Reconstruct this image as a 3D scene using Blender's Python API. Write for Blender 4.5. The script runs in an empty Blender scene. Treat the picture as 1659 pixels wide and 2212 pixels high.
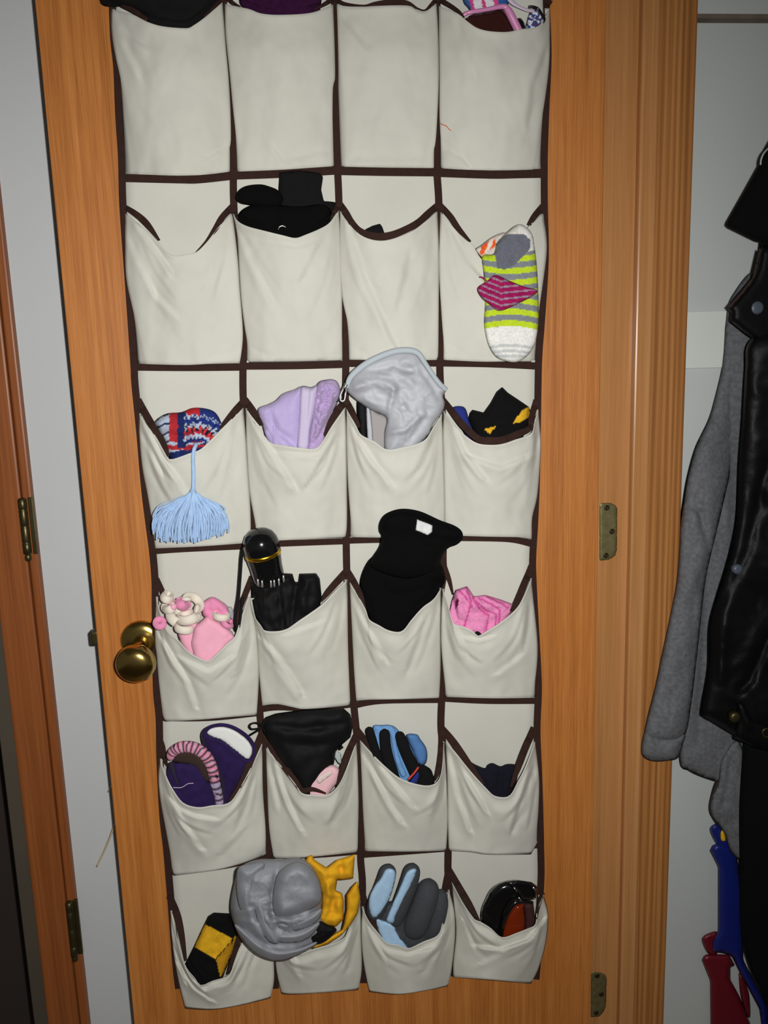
import bpy, math, random
import numpy as np
from mathutils import Vector, Matrix, noise
from mathutils.geometry import delaunay_2d_cdt

# ------------------------------------------------------------------ camera, world, flash, exposure
W, H, F = 1659, 2212, 1800.0
VPX, VPY = 307.0, 9823.0                      # vertical vanishing point relative to the image centre
YAW = math.radians(5.0)
CAM = np.array([0.0, -1.20, 1.37])
sc = bpy.context.scene
dn = np.array([VPX, VPY, F]); dn /= np.linalg.norm(dn)
n0 = np.array([0, 0, 1.0]) - dn[2] * dn; n0 /= np.linalg.norm(n0)
r0 = np.cross(n0, -dn)
ny = math.cos(YAW) * n0 - math.sin(YAW) * r0
wz = -dn; wx = np.cross(ny, wz)
RC = np.array([wx, ny, wz])                   # camera (right, down, forward) -> world
cd = bpy.data.cameras.new('camera'); cam = bpy.data.objects.new('camera', cd)
sc.collection.objects.link(cam)
m3 = np.column_stack([RC @ np.array([1, 0, 0]), RC @ np.array([0, -1, 0]), RC @ np.array([0, 0, -1])])
M4 = np.eye(4); M4[:3, :3] = m3; M4[:3, 3] = CAM
cam.matrix_world = Matrix(M4.tolist())
cd.sensor_width = 36.0; cd.lens = F / H * 36.0; cd.clip_start = 0.02
sc.camera = cam

def P(x, y, d=0.0):
    """point seen at photo pixel (x, y), lying d metres in front of the door face"""
    r = RC @ np.array([(x - W / 2) / F, (y - H / 2) / F, 1.0])
    t = (-d - CAM[1]) / r[1]
    return CAM + r * t

wd = bpy.data.worlds.new('room_ambient'); sc.world = wd; wd.use_nodes = True
wd.node_tree.nodes['Background'].inputs[0].default_value = (1.0, 0.96, 0.92, 1)
wd.node_tree.nodes['Background'].inputs[1].default_value = 0.08
fl = bpy.data.lights.new('camera_flash', 'SPOT'); flo = bpy.data.objects.new('camera_flash', fl)
sc.collection.objects.link(flo)
fl.energy = 61.0; fl.spot_size = math.radians(128); fl.spot_blend = 1.0; fl.shadow_soft_size = 0.012
fl.color = (1.0, 1.0, 0.985)
fpos = Vector((CAM + RC @ np.array([0.06, -0.02, 0.0])).tolist())
flo.location = fpos
flo.rotation_euler = (Vector(P(530, 1290).tolist()) - fpos).to_track_quat('-Z', 'Y').to_euler()
sc.view_settings.view_transform = 'Standard'; sc.view_settings.look = 'None'
sc.view_settings.gamma = 1.0; sc.view_settings.use_curve_mapping = False
sc.view_settings.exposure = 0.0

random.seed(4); np.random.seed(4)
COL = sc.collection

# ------------------------------------------------------------------ materials
def L(c, k=1.0):
    o = []
    for v in c:
        v = v / 255.0
        o.append((v / 12.92 if v <= .04045 else ((v + .055) / 1.055) ** 2.4) * k)
    return tuple(o)

def new_mat(name):
    m = bpy.data.materials.new(name); m.use_nodes = True
    nt = m.node_tree; return m, nt, nt.nodes['Principled BSDF']

def mat(name, rgb=(128, 128, 128), rough=.85, metal=0.0, bump=None, mottle=None, attr=False, sheen=0.0, spec=.5, stretch=(1, 1, 1), trans=0.0):
    m, nt, b = new_mat(name); N = nt.nodes; K = nt.links.new
    b.inputs['Roughness'].default_value = rough; b.inputs['Metallic'].default_value = metal
    b.inputs['Specular IOR Level'].default_value = spec
    b.inputs['Sheen Weight'].default_value = sheen
    if trans: b.inputs['Transmission Weight'].default_value = trans
    tc = N.new('ShaderNodeTexCoord'); mp = N.new('ShaderNodeMapping'); mp.inputs['Scale'].default_value = stretch
    K(tc.outputs['Object'], mp.inputs['Vector'])
    lin = L(rgb) + (1,)
    b.inputs['Base Color'].default_value = lin
    src = None
    if attr:
        a = N.new('ShaderNodeAttribute'); a.attribute_name = 'Col'; src = a.outputs['Color']
    if mottle:
        s, amt = mottle
        t = N.new('ShaderNodeTexNoise'); t.inputs['Scale'].default_value = s; t.inputs['Detail'].default_value = 5
        K(mp.outputs['Vector'], t.inputs['Vector'])
        mr = N.new('ShaderNodeMapRange'); mr.inputs[1].default_value = .3; mr.inputs[2].default_value = .7
        mr.inputs[3].default_value = 1 - amt; mr.inputs[4].default_value = 1 + amt
        K(t.outputs['Fac'], mr.inputs[0])
        mx = N.new('ShaderNodeVectorMath'); mx.operation = 'SCALE'
        if src: K(src, mx.inputs[0])
        else: mx.inputs[0].default_value = lin[:3]
        K(mr.outputs[0], mx.inputs['Scale']); src = mx.outputs[0]
    if src: K(src, b.inputs['Base Color'])
    if bump:
        s, st, dist = bump
        t = N.new('ShaderNodeTexNoise'); t.inputs['Scale'].default_value = s; t.inputs['Detail'].default_value = 3
        K(mp.outputs['Vector'], t.inputs['Vector'])
        bp = N.new('ShaderNodeBump'); bp.inputs['Strength'].default_value = st; bp.inputs['Distance'].default_value = dist
        K(t.outputs['Fac'], bp.inputs['Height']); K(bp.outputs['Normal'], b.inputs['Normal'])
    return m

def wood(name, c1, c2, c3, fx=55.0, fz=1.2, rough=.45, line=0.0, linef=60.0, fine=.3):
    m, nt, b = new_mat(name); N = nt.nodes; K = nt.links.new
    b.inputs['Roughness'].default_value = rough; b.inputs['Specular IOR Level'].default_value = .35
    tc = N.new('ShaderNodeTexCoord')
    def ns(sx, sz, det):
        mp = N.new('ShaderNodeMapping'); mp.inputs['Scale'].default_value = (sx, sx, sz)
        K(tc.outputs['Object'], mp.inputs['Vector'])
        t = N.new('ShaderNodeTexNoise'); t.inputs['Scale'].default_value = 1; t.inputs['Detail'].default_value = det
        t.inputs['Roughness'].default_value = .6
        K(mp.outputs['Vector'], t.inputs['Vector']); return t
    t1 = ns(fx, fz, 4); t2 = ns(fx * 6, fz * 9, 3)
    ad = N.new('ShaderNodeMath'); ad.operation = 'MULTIPLY_ADD'; ad.inputs[1].default_value = fine
    K(t2.outputs['Fac'], ad.inputs[0])
    s = N.new('ShaderNodeMath'); s.operation = 'MULTIPLY'; s.inputs[1].default_value = 1 - fine
    K(t1.outputs['Fac'], s.inputs[0]); K(s.outputs[0], ad.inputs[2])
    val = ad.outputs[0]
    if line:
        mp = N.new('ShaderNodeMapping'); mp.inputs['Scale'].default_value = (1, 1, .02)
        K(tc.outputs['Object'], mp.inputs['Vector'])
        wv = N.new('ShaderNodeTexWave'); wv.bands_direction = 'X'; wv.inputs['Scale'].default_value = linef
        wv.inputs['Distortion'].default_value = 5.0; wv.inputs['Detail'].default_value = 2; wv.inputs['Detail Scale'].default_value = 1.3
        K(mp.outputs['Vector'], wv.inputs['Vector'])
        mm = N.new('ShaderNodeMath'); mm.operation = 'MULTIPLY_ADD'; mm.inputs[1].default_value = line
        K(wv.outputs['Fac'], mm.inputs[0])
        sb = N.new('ShaderNodeMath'); sb.operation = 'SUBTRACT'; sb.inputs[1].default_value = line * .5
        K(val, sb.inputs[0]); K(sb.outputs[0], mm.inputs[2]); val = mm.outputs[0]
    r = N.new('ShaderNodeValToRGB'); e = r.color_ramp.elements
    e[0].position = .32; e[0].color = L(c1) + (1,); e[1].position = .68; e[1].color = L(c3) + (1,)
    k = e.new(.5); k.color = L(c2) + (1,)
    K(val, r.inputs['Fac']); K(r.outputs['Color'], b.inputs['Base Color'])
    bp = N.new('ShaderNodeBump'); bp.inputs['Strength'].default_value = .12; bp.inputs['Distance'].default_value = .001
    K(t2.outputs['Fac'], bp.inputs['Height']); K(bp.outputs['Normal'], b.inputs['Normal'])
    return m

M = {}
M['oak'] = wood('oak_veneer', (146, 84, 32), (178, 110, 50), (198, 130, 66), 85, 1.3, fine=.45)
M['pine'] = wood('pine_frame', (136, 86, 42), (164, 108, 56), (182, 126, 72), 70, .5, rough=.42, line=.22, linef=34, fine=.4)
M['pinesmooth'] = wood('pine_stop', (158, 108, 60), (178, 124, 74), (190, 138, 88), 60, .8, rough=.3, fine=.35)
M['redwood'] = wood('stained_frame', (112, 60, 26), (136, 76, 36), (152, 90, 46), 70, .8, rough=.42, fine=.4)
M['wall'] = mat('white_wall_paint', (192, 194, 194), .6, bump=(220, .12, .001), mottle=(2, .03))
M['wallgrey'] = mat('pale_grey_wall_paint', (192, 196, 193), .6, bump=(220, .12, .001), mottle=(2, .03))
M['rail'] = mat('cream_white_paint', (216, 219, 213), .5, bump=(150, .08, .001))
M['edgebrown'] = mat('brown_board_edge', (112, 100, 88), .8, mottle=(40, .15))  # brown-grey strip along the lower edge of the upper rail
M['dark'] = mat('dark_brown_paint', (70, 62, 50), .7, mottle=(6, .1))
M['darker'] = mat('hall_shade_colour', (44, 34, 28), .8)  # darkness of the unlit hall put into the colour
M['floor'] = mat('hall_floor', (120, 100, 80), .5, mottle=(6, .1))
M['ceil'] = mat('ceiling_paint', (200, 200, 198), .8)
M['canvas'] = mat('cream_cotton', (199, 197, 186), .95, bump=(1400, .25, .0006), mottle=(14, .035), sheen=.1, spec=.15)
M['bind'] = mat('brown_binding_tape', (50, 31, 25), .9, bump=(1500, .4, .0005), mottle=(120, .12), spec=.2)
M['brass'] = mat('polished_brass', (190, 162, 92), .2, metal=1.0)
M['oldbrass'] = mat('antique_brass', (84, 76, 48), .4, metal=.85, mottle=(60, .15))
M['leaf'] = mat('dull_brass_plate', (110, 102, 66), .5, metal=.5, mottle=(120, .18))
M['screw'] = mat('dark_screw', (62, 52, 34), .4, metal=.7)
M['black'] = mat('black_knit', (17, 16, 17), .95, bump=(900, .5, .001), spec=.2)
M['blackfleece'] = mat('black_fleece', (9, 9, 9), 1.0, bump=(700, .5, .001), spec=.1)
M['blacknylon'] = mat('black_nylon', (16, 15, 16), .7, bump=(300, .3, .001), spec=.15)
M['blackplastic'] = mat('black_gloss_plastic', (14, 14, 15), .14, spec=.6)
M['leather'] = mat('black_leather', (11, 11, 12), .5, bump=(180, .35, .001), spec=.15)
M['coat'] = mat('black_wool', (8, 8, 9), .95, bump=(500, .4, .001), spec=.15)
M['brownlinshade'] = mat('dark_brown_lining_and_shade', (48, 30, 22), .9)  # real linings, and the painted shadow strip beside the grey sleeve
M['purple'] = mat('plum_fleece', (50, 15, 48), .95, bump=(600, .6, .001), mottle=(80, .2), spec=.15)
M['violet'] = mat('violet_velour', (40, 24, 70), .85, bump=(500, .4, .001), mottle=(60, .2), sheen=.05, spec=.15)
M['whitefleece'] = mat('white_fleece', (222, 222, 218), 1.0, bump=(500, .6, .001), spec=.1)
M['lav'] = mat('lavender_fleece', (180, 164, 206), .95, bump=(500, .5, .001), mottle=(90, .06), sheen=.2, spec=.15)
M['lavfuzz'] = mat('lavender_plush', (184, 158, 204), 1.0, bump=(420, 1.0, .003), mottle=(160, .14), sheen=.3, spec=.1)
M['lavband'] = mat('pale_lilac_ribbon', (190, 178, 204), .7, bump=(600, .4, .001))
M['nylon'] = mat('pale_grey_nylon', (178, 179, 184), .62, bump=(60, .35, .002), mottle=(25, .04), spec=.35)
M['nylonlin'] = mat('taupe_nylon_lining', (150, 144, 142), .7, bump=(90, .3, .002))
M['ziptape'] = mat('grey_zipper_tape', (170, 178, 184), .6, bump=(900, .5, .001))
M['chrome'] = mat('nickel_metal', (205, 205, 200), .22, metal=1.0)
M['ribs'] = mat('painted_steel_tip', (190, 190, 186), .3, metal=.6)
M['blue'] = mat('royal_blue_knit', (26, 40, 120), .95, bump=(800, .5, .001))
M['pinkf'] = mat('pink_fleece', (234, 168, 188), .95, bump=(600, .4, .001), mottle=(60, .05), sheen=.2, spec=.15)
M['pinkd'] = mat('rose_pink_fleece', (226, 140, 176), .95, bump=(600, .4, .001), sheen=.2, spec=.15)
M['cream'] = mat('cream_fleece', (226, 216, 200), .95, bump=(600, .4, .001), sheen=.2, spec=.15)
M['clear'] = mat('clear_plastic', (230, 232, 235), .08, trans=.7)
M['gold'] = mat('gold_foil', (226, 178, 40), .25, metal=1.0)
M['label'] = mat('white_woven_label', (208, 208, 206), .8, bump=(900, .4, .001), mottle=(160, .08))
M['tag'] = mat('grey_white_tag', (172, 180, 176), .8)
M['blush'] = mat('pale_pink_fleece', (232, 184, 190), .95, bump=(600, .5, .001), sheen=.2)
M['blushlin'] = mat('ivory_lining', (222, 204, 196), .95, bump=(600, .5, .001))
M['steelblue'] = mat('steel_blue_knit', (104, 150, 200), .95, bump=(900, .5, .001), mottle=(140, .1))
M['midblue'] = mat('mid_blue_fleece', (76, 118, 172), .95, bump=(700, .5, .001), mottle=(90, .12))
M['navy'] = mat('navy_knit', (20, 20, 32), .95, bump=(900, .5, .001), spec=.2)
M['redstripe'] = mat('red_orange_piping', (206, 60, 44), .8)
M['greynylon'] = mat('mid_grey_nylon', (140, 142, 148), .55, bump=(60, .2, .0015), mottle=(16, .05), spec=.4)
M['yellow'] = mat('golden_yellow_fleece', (222, 164, 30), .95, bump=(700, .5, .001), mottle=(90, .06), spec=.15)
M['iceblue'] = mat('ice_blue_panel', (164, 196, 224), .8, bump=(900, .4, .001), mottle=(150, .06))
M['charcoal'] = mat('charcoal_softshell', (56, 58, 62), .85, bump=(700, .5, .001), mottle=(180, .12))
M['amber'] = mat('amber_lens', (112, 36, 10), .12, spec=.6)
M['maroon'] = mat('dark_red_foam', (52, 16, 12), .8)
M['brownlens'] = mat('dark_brown_lens', (52, 24, 20), .12, spec=.6)
M['pinkplastic'] = mat('pink_plastic', (206, 132, 176), .3)
M['lilac'] = mat('pale_lilac_strap', (196, 178, 196), .5)
M['heather'] = mat('heather_grey_jersey', (102, 103, 106), .95, bump=(700, .5, .001), mottle=(170, .22), spec=.15)
M['bluepl'] = mat('blue_plastic', (20, 32, 108), .4)
M['redpl'] = mat('red_plastic', (104, 18, 32), .4)
M['yelpl'] = mat('yellow_plastic', (226, 176, 30), .5)
M['straw'] = mat('tan_straw', (206, 182, 140), .8)
M['orange'] = mat('orange_thread', (206, 96, 60), .9)
M['greybtn'] = mat('slate_button', (74, 80, 92), .4)
M['knit'] = mat('multicolour_knit', attr=True, rough=.95, bump=(1100, .7, .0012), mottle=(300, .12), spec=.15)
M['fur'] = mat('multicolour_plush', attr=True, rough=1.0, bump=(700, .9, .002), mottle=(260, .15), spec=.1)
M['yarn'] = mat('light_blue_yarn', (164, 192, 226), .95, bump=(900, .4, .001), mottle=(110, .09))

# ------------------------------------------------------------------ object helpers
def tagit(o, label=None, cat=None, group=None, kind=None):
    if label: o['label'] = label
    if cat: o['category'] = cat
    if group: o['group'] = group
    if kind: o['kind'] = kind
    return o

ROOTS = {}
def link(o, parent):
    COL.objects.link(o)
    if parent is not None:
        o.parent = parent
        g = ROOTS.get(parent.name)
        if g is not None: o.matrix_parent_inverse = Matrix.Translation(-g)
        ROOTS[o.name] = None
    return o

def thing(name, loc, label, cat, group=None):
    o = bpy.data.objects.new(name, None); COL.objects.link(o); o.empty_display_size = .03
    v = Vector([float(a) for a in loc]); o.location = v; ROOTS[o.name] = v
    return tagit(o, label, cat, group)

def mesh(name, v, f, m, parent=None, smooth=True, col=None, solid=0.0):
    me = bpy.data.meshes.new(name)
    me.from_pydata([tuple(map(float, p)) for p in v], [], f); me.update()
    if smooth: me.polygons.foreach_set('use_smooth', [True] * len(me.polygons))
    me.materials.append(M[m] if isinstance(m, str) else m)
    if col is not None:
        a = me.color_attributes.new('Col', 'FLOAT_COLOR', 'POINT')
        a.data.foreach_set('color', np.hstack([np.array(col), np.ones((len(col), 1))]).astype(np.float32).ravel())
    o = bpy.data.objects.new(name, me)
    if solid:
        s = o.modifiers.new('thickness', 'SOLIDIFY'); s.thickness = solid; s.offset = 0
    return link(o, parent)

def spline(pts, n=8, closed=False):
    p = [np.array(q, float) for q in pts]; out = []
    N = len(p); rng = N if closed else N - 1
    for i in range(rng):
        a = p[(i - 1) % N] if closed or i > 0 else p[i]; b = p[i]; c = p[(i + 1) % N]
        d = p[(i + 2) % N] if closed or i + 2 < N else c
        for k in range(n):
            t = k / n
            out.append(.5 * ((2 * b) + (c - a) * t + (2 * a - 5 * b + 4 * c - d) * t * t + (3 * b - a - 3 * c + d) * t ** 3))
    if not closed: out.append(p[-1])
    return np.array(out)

def resample(pts, n):
    p = np.array(pts, float); s = np.concatenate([[0], np.cumsum(np.linalg.norm(np.diff(p, axis=0), axis=1))])
    t = np.linspace(0, s[-1], n)
    return np.column_stack([np.interp(t, s, p[:, k]) for k in range(p.shape[1])])

def segdist(pts, line, closed=False):
    """distance of each pt to a polyline, and the index of the nearest segment"""
    A = np.array(line, float)
    B = np.roll(A, -1, 0) if closed else A[1:]
    if not closed: A = A[:-1]
    AB = B - A; l2 = np.maximum((AB ** 2).sum(1), 1e-9)
    best = np.full(len(pts), 1e9); idx = np.zeros(len(pts), int); tt = np.zeros(len(pts))
    for i in range(len(A)):
        t = np.clip(((pts - A[i]) @ AB[i]) / l2[i], 0, 1)
        q = A[i] + t[:, None] * AB[i]; d = np.hypot(*(pts - q).T)
        k = d < best; best[k] = d[k]; idx[k] = i; tt[k] = t[k]
    return best, idx, tt

def inpoly(pts, poly):
    x, y = pts[:, 0], pts[:, 1]; r = np.zeros(len(pts), bool); n = len(poly)
    for i in range(n):
        x1, y1 = poly[i]; x2, y2 = poly[(i + 1) % n]
        c = ((y1 > y) != (y2 > y))
        r ^= c & (x < (x2 - x1) * (y - y1) / ((y2 - y1) if y2 != y1 else 1e-9) + x1)
    return r

POCK = {}
def clampin(key, pts, df, db):
    """keep what is tucked in a pocket between the backing and the pocket's cloth"""
    k = POCK[key]
    dist, idx, t = segdist(pts, k['rim'])
    rd = k['rimd'][idx] * (1 - t) + k['rimd'][np.minimum(idx + 1, len(k['rimd']) - 1)] * t
    ins = inpoly(pts, k['outline'])
    lim = rd - .0045 + .0021 * np.maximum(0, dist - 13)
    g = k['gpx']
    for i in np.where(ins)[0]:
        j = np.argmin((g[:, 0] - pts[i, 0]) ** 2 + (g[:, 1] - pts[i, 1]) ** 2)
        lim[i] = min(k['gd'][j], rd[i] + .006) - .004
    lim = np.maximum(lim, .0095)
    df = np.minimum(df, lim); db = np.clip(db, .0082, None); db = np.minimum(db, df - .0006)
    return df, db

def inflate(name, poly, d, th, m, parent=None, sp=5.0, R=25.0, back=.6, wob=(0, .03), cr=(), col=None, rnd=True, pocket=None, pw=.5, crump=None):
    """a cushion-like closed solid whose outline is given at photo pixels and which lies at depth d"""
    bd = spline(poly, 6, True) if rnd else np.array(poly, float)
    bd = np.vstack([bd, bd[:1]])
    per = np.linalg.norm(np.diff(bd, axis=0), axis=1).sum()
    bd = resample(bd, max(12, int(per / sp)))[:-1]
    x0, y0 = bd.min(0); x1, y1 = bd.max(0); g = []
    yy = y0; row = 0
    while yy < y1:
        xx = np.arange(x0 + (row % 2) * sp / 2, x1, sp)
        g += [(a, yy) for a in xx]; yy += sp * .87; row += 1
    g = np.array(g) if g else np.zeros((0, 2))
    if len(g):
        g = g[inpoly(g, bd)]
        dist, _, _ = segdist(g, bd, True); g = g[dist > sp * .55]
    allp = np.vstack([bd, g]); nb = len(bd)
    vs, _, fs, _, _, _ = delaunay_2d_cdt([Vector(p) for p in allp], [(i, (i + 1) % nb) for i in range(nb)], [], 1, 1e-5)
    q = np.array([tuple(v) for v in vs])
    dist, _, _ = segdist(q, bd, True)
    edge = dist < 1e-3
    s = np.clip(dist / R, 0, 1); h = th * (1 - (1 - s) ** 2) ** pw
    d0 = np.array([d(*p) for p in q]) if callable(d) else np.full(len(q), float(d))
    df = d0 + h; db = d0 - back * h
    if wob[0]:
        df += np.array([noise.noise((p[0] * wob[1], p[1] * wob[1], th * 1000)) for p in q]) * wob[0] * s
    if crump:
        a_, f_ = crump
        for k_, (aa, ff) in enumerate(((a_, f_), (a_ * .55, f_ * 2.1), (a_ * .25, f_ * 4.3))):
            df += np.array([1 - 2.4 * abs(noise.noise((p[0] * ff + 1.6 * noise.noise((p[0] * ff * .6, p[1] * ff * .6, 9)), p[1] * ff, 5.0 + k_ * 3))) for p in q]) * aa * s
    for line, amp, wdt in cr:
        dd, _, _ = segdist(q, line); df += amp * np.exp(-(dd / wdt) ** 2) * s ** .5
    if pocket: df, db = clampin(pocket, q, df, db)
    df = np.maximum(df, db + .0003)
    V = [P(p[0], p[1], df[i] if not edge[i] else (df[i] + db[i]) / 2) for i, p in enumerate(q)]
    bi = {}; C = None
    for i in range(len(q)):
        if edge[i]: bi[i] = i
        else: bi[i] = len(V); V.append(P(q[i, 0], q[i, 1], db[i]))
    Fc = []
    for f in fs:
        a, b, c = f
        ar = (q[b, 0] - q[a, 0]) * (q[c, 1] - q[a, 1]) - (q[c, 0] - q[a, 0]) * (q[b, 1] - q[a, 1])
        if ar > 0: b, c = c, b
        Fc.append((a, b, c))
        if len({bi[a], bi[b], bi[c]}) == 3 and not (edge[a] and edge[b] and edge[c]): Fc.append((bi[a], bi[c], bi[b]))
    if col is not None:
        cf = np.array([L(col(*p)) for p in q]); cb = [cf[i] for i in range(len(q)) if not edge[i]]
        C = np.vstack([cf, np.array(cb).reshape(-1, 3)])
    return mesh(name, V, Fc, m, parent, col=C)

def tube(name, pts, r, m, parent=None, seg=10, n=6, flat=1.0, closed=False, colf=None, raw=False):
    """swept round bar; pts are world points, r metres (number or one per point)"""
    r = [r] * len(pts) if np.isscalar(r) else list(r)
    a = np.column_stack([np.array(pts, float), r])
    c = a if raw else spline(a, n, closed)
    V, Fc, CC = [], [], []; N = len(c); up = np.array([0, -1.0, 0])
    for i in range(N):
        if closed: t = c[(i + 1) % N, :3] - c[(i - 1) % N, :3]
        else: t = c[min(i + 1, N - 1), :3] - c[max(i - 1, 0), :3]
        t = t / (np.linalg.norm(t) + 1e-9)
        s = np.cross(t, up)
        if np.linalg.norm(s) < 1e-3: s = np.cross(t, np.array([0, 0, 1.0]))
        s /= np.linalg.norm(s); b = np.cross(s, t)
        for k in range(seg):
            w = 2 * math.pi * k / seg
            V.append(c[i, :3] + max(c[i, 3], 1e-5) * (math.cos(w) * s + flat * math.sin(w) * b))
            if colf: CC.append(L(colf(i / max(1, N - 1), k / seg)))
    for i in range(N if closed else N - 1):
        for k in range(seg):
            i2 = (i + 1) % N
            Fc.append((i * seg + k, i * seg + (k + 1) % seg, i2 * seg + (k + 1) % seg, i2 * seg + k))
    if not closed:
        Fc.append(tuple(range(seg))[::-1]); Fc.append(tuple((N - 1) * seg + k for k in range(seg)))
    return mesh(name, V, Fc, m, parent, col=CC if colf else None)

PX = .00067
def ptube(name, pts, r, m, parent=None, **k):
    """tube through photo pixels (x, y, depth) with radii in pixels"""
    rr = r * PX if np.isscalar(r) else [a * PX for a in r]
    return tube(name, [P(*p) for p in pts], rr, m, parent, **k)

def fingertube(name, pts, r, m, parent=None, flat=.8, **k):
    """a tapered, round-ended finger along photo pixels"""
    p = spline([tuple(q) for q in pts], 8); n = len(p)
    t = np.linspace(0, 1, n); rr = np.interp(t, np.linspace(0, 1, len(r)), r)
    ln = np.concatenate([[0], np.cumsum(np.hypot(*np.diff(p[:, :2], axis=0).T))])
    for i in range(n):
        e = min(ln[i], ln[-1] - ln[i])
        if e < rr[i]: rr[i] *= math.sqrt(max(0.02, 1 - (1 - e / rr[i]) ** 2))
    return tube(name, [P(*q) for q in p], [a * PX for a in rr], m, parent, seg=14, flat=flat, raw=True, **k)

def lathe(name, p0, axis, prof, m, parent=None, seg=28):
    """profile (along, radius) turned about an axis from p0"""
    a = np.array(axis, float); a /= np.linalg.norm(a)
    s = np.cross(a, [0, 0, 1.0]) if abs(a[2]) < .9 else np.cross(a, [1.0, 0, 0]); s /= np.linalg.norm(s); b = np.cross(a, s)
    V, Fc = [], []
    for z, r in prof:
        for k in range(seg):
            w = 2 * math.pi * k / seg
            V.append(np.array(p0) + a * z + max(r, 1e-5) * (math.cos(w) * s + math.sin(w) * b))
    for i in range(len(prof) - 1):
        for k in range(seg):
            Fc.append((i * seg + k, (i + 1) * seg + k, (i + 1) * seg + (k + 1) % seg, i * seg + (k + 1) % seg))
    Fc.append(tuple(range(seg))); Fc.append(tuple((len(prof) - 1) * seg + k for k in range(seg))[::-1])
    return mesh(name, V, Fc, m, parent)

def box(name, x0, x1, y0, y1, z0, z1, m, parent=None, bev=.002):
    v = [(x, y, z) for x in (x0, x1) for y in (y0, y1) for z in (z0, z1)]
    f = [(0, 1, 3, 2), (4, 6, 7, 5), (0, 4, 5, 1), (2, 3, 7, 6), (0, 2, 6, 4), (1, 5, 7, 3)]
    o = mesh(name, v, f, m, parent, smooth=False)
    if bev:
        b = o.modifiers.new('bevel', 'BEVEL'); b.width = bev; b.segments = 2
    return o

def ribbon(name, pts, dep, m, parent=None, thick=.0014):
    """a strip of tape along (x, y, width) pixels; dep is a depth or a function of (x, y)"""
    c = spline(pts, 5); c[:, 2] = np.maximum(c[:, 2], 1.0)
    V, Fc = [], []; N = len(c)
    for i in range(N):
        t = c[min(i + 1, N - 1), :2] - c[max(i - 1, 0), :2]; t /= np.linalg.norm(t) + 1e-9
        nn = np.array([-t[1], t[0]]) * c[i, 2] / 2
        for q in (c[i, :2] + nn, c[i, :2], c[i, :2] - nn):
            dd = dep(c[i, 0], c[i, 1]) if callable(dep) else dep
            V.append(P(q[0], q[1], dd))
    for i in range(N - 1):
        for k in (0, 1): Fc.append((i * 3 + k, i * 3 + k + 1, i * 3 + k + 4, i * 3 + k + 3))
    return mesh(name, V, Fc, m, parent, smooth=False, solid=thick)

# ------------------------------------------------------------------ the setting
def X(px, py, d): return float(P(px, py, d)[0])
def Z(px, py, d): return float(P(px, py, d)[2])
XL, XR = X(150.4, 776, 0), X(1298, 776, 0)
door = tagit(box('door_1', XL, XR, 0, .035, .012, 2.03, 'oak', bev=.0015), 'oak veneered door standing open with a pocket organizer on its face', 'door', kind='structure')
kc = P(306, 1383, 0)
kn = lathe('rosette', kc, (0, -1, 0), [(.0, .0305), (.002, .0305), (.005, .029), (.008, .024), (.010, .018), (.0105, .0)], 'brass', door)
kk = P(296, 1429, .052)
ax = np.array([kk[0] - kc[0], kk[1] - kc[1], kk[2] - kc[2]])
ax0 = np.array([0.0, -1.0, 0.0])
lathe('knob_stem', kc, ax, [(.004, .012), (.02, .0105), (.04, .0115)], 'brass', door)
lathe('door_knob', kk - ax0 * .018, ax0 + np.array([-.03, 0, -.05]), [(.0, .011), (.006, .017), (.012, .0245), (.02, .0278), (.028, .0272), (.034, .0235), (.0375, .0170), (.039, .009), (.0393, .0)], 'brass', door, 40)
zl = [Z(200, 1368, 0), Z(205, 1399, 0)]
box('latch_bolt', XL - .011, XL + .001, .006, .026, zl[1], zl[0], 'oldbrass', door, .003)

# right jamb: rabbet, stop, outer jamb, all facing the viewer
yj = .036
x1 = X(1354.5, 1200, -yj); x2 = X(1397, 1200, -.022); x3 = X(1467, 1200, -yj)
jam = tagit(box('trim_1', XR - .02, x1 + .004, yj, .09, 0, 2.1, 'pinesmooth', bev=.001), 'pine door jamb with hinge leaves right of the oak door', 'door frame', kind='structure')
box('door_stop', x1, x2, .022, .06, 0, 2.1, 'pinesmooth', jam, .003)
box('jamb_board', x2 - .002, x3, yj - .002, .12, 0, 2.1, 'pine', jam, .002)
def leaf(pxy, w, y0, y1, shape_px):
    o = inflate('hinge_leaf', shape_px, -.0365, .0012, 'leaf', jam, sp=5, R=3, rnd=False)
    return o
lf1 = leaf(None, 0, 0, 0, [(1293, 1085), (1320, 1085), (1329, 1089), (1335, 1098), (1334, 1192), (1329, 1203), (1318, 1210), (1293, 1214)])
for sx, sy in ((1311, 1097), (1322, 1148), (1309, 1200)):
    s = lathe('screw', P(sx, sy, -.0352), (0, -1, 0), [(0, .0045), (.0008, .0042), (.0012, .003), (.0004, .0012)], 'screw', lf1, 14)
lf2 = leaf(None, 0, 0, 0, [(1275, 2098), (1298, 2098), (1308, 2103), (1312, 2112), (1311, 2170), (1306, 2186), (1295, 2197), (1274, 2199)])
for sx, sy in ((1290, 2108), (1299, 2148), (1288, 2188)):
    lathe('screw', P(sx, sy, -.0352), (0, -1, 0), [(0, .0045), (.0008, .0042), (.0012, .003), (.0004, .0012)], 'screw', lf2, 14)

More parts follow.
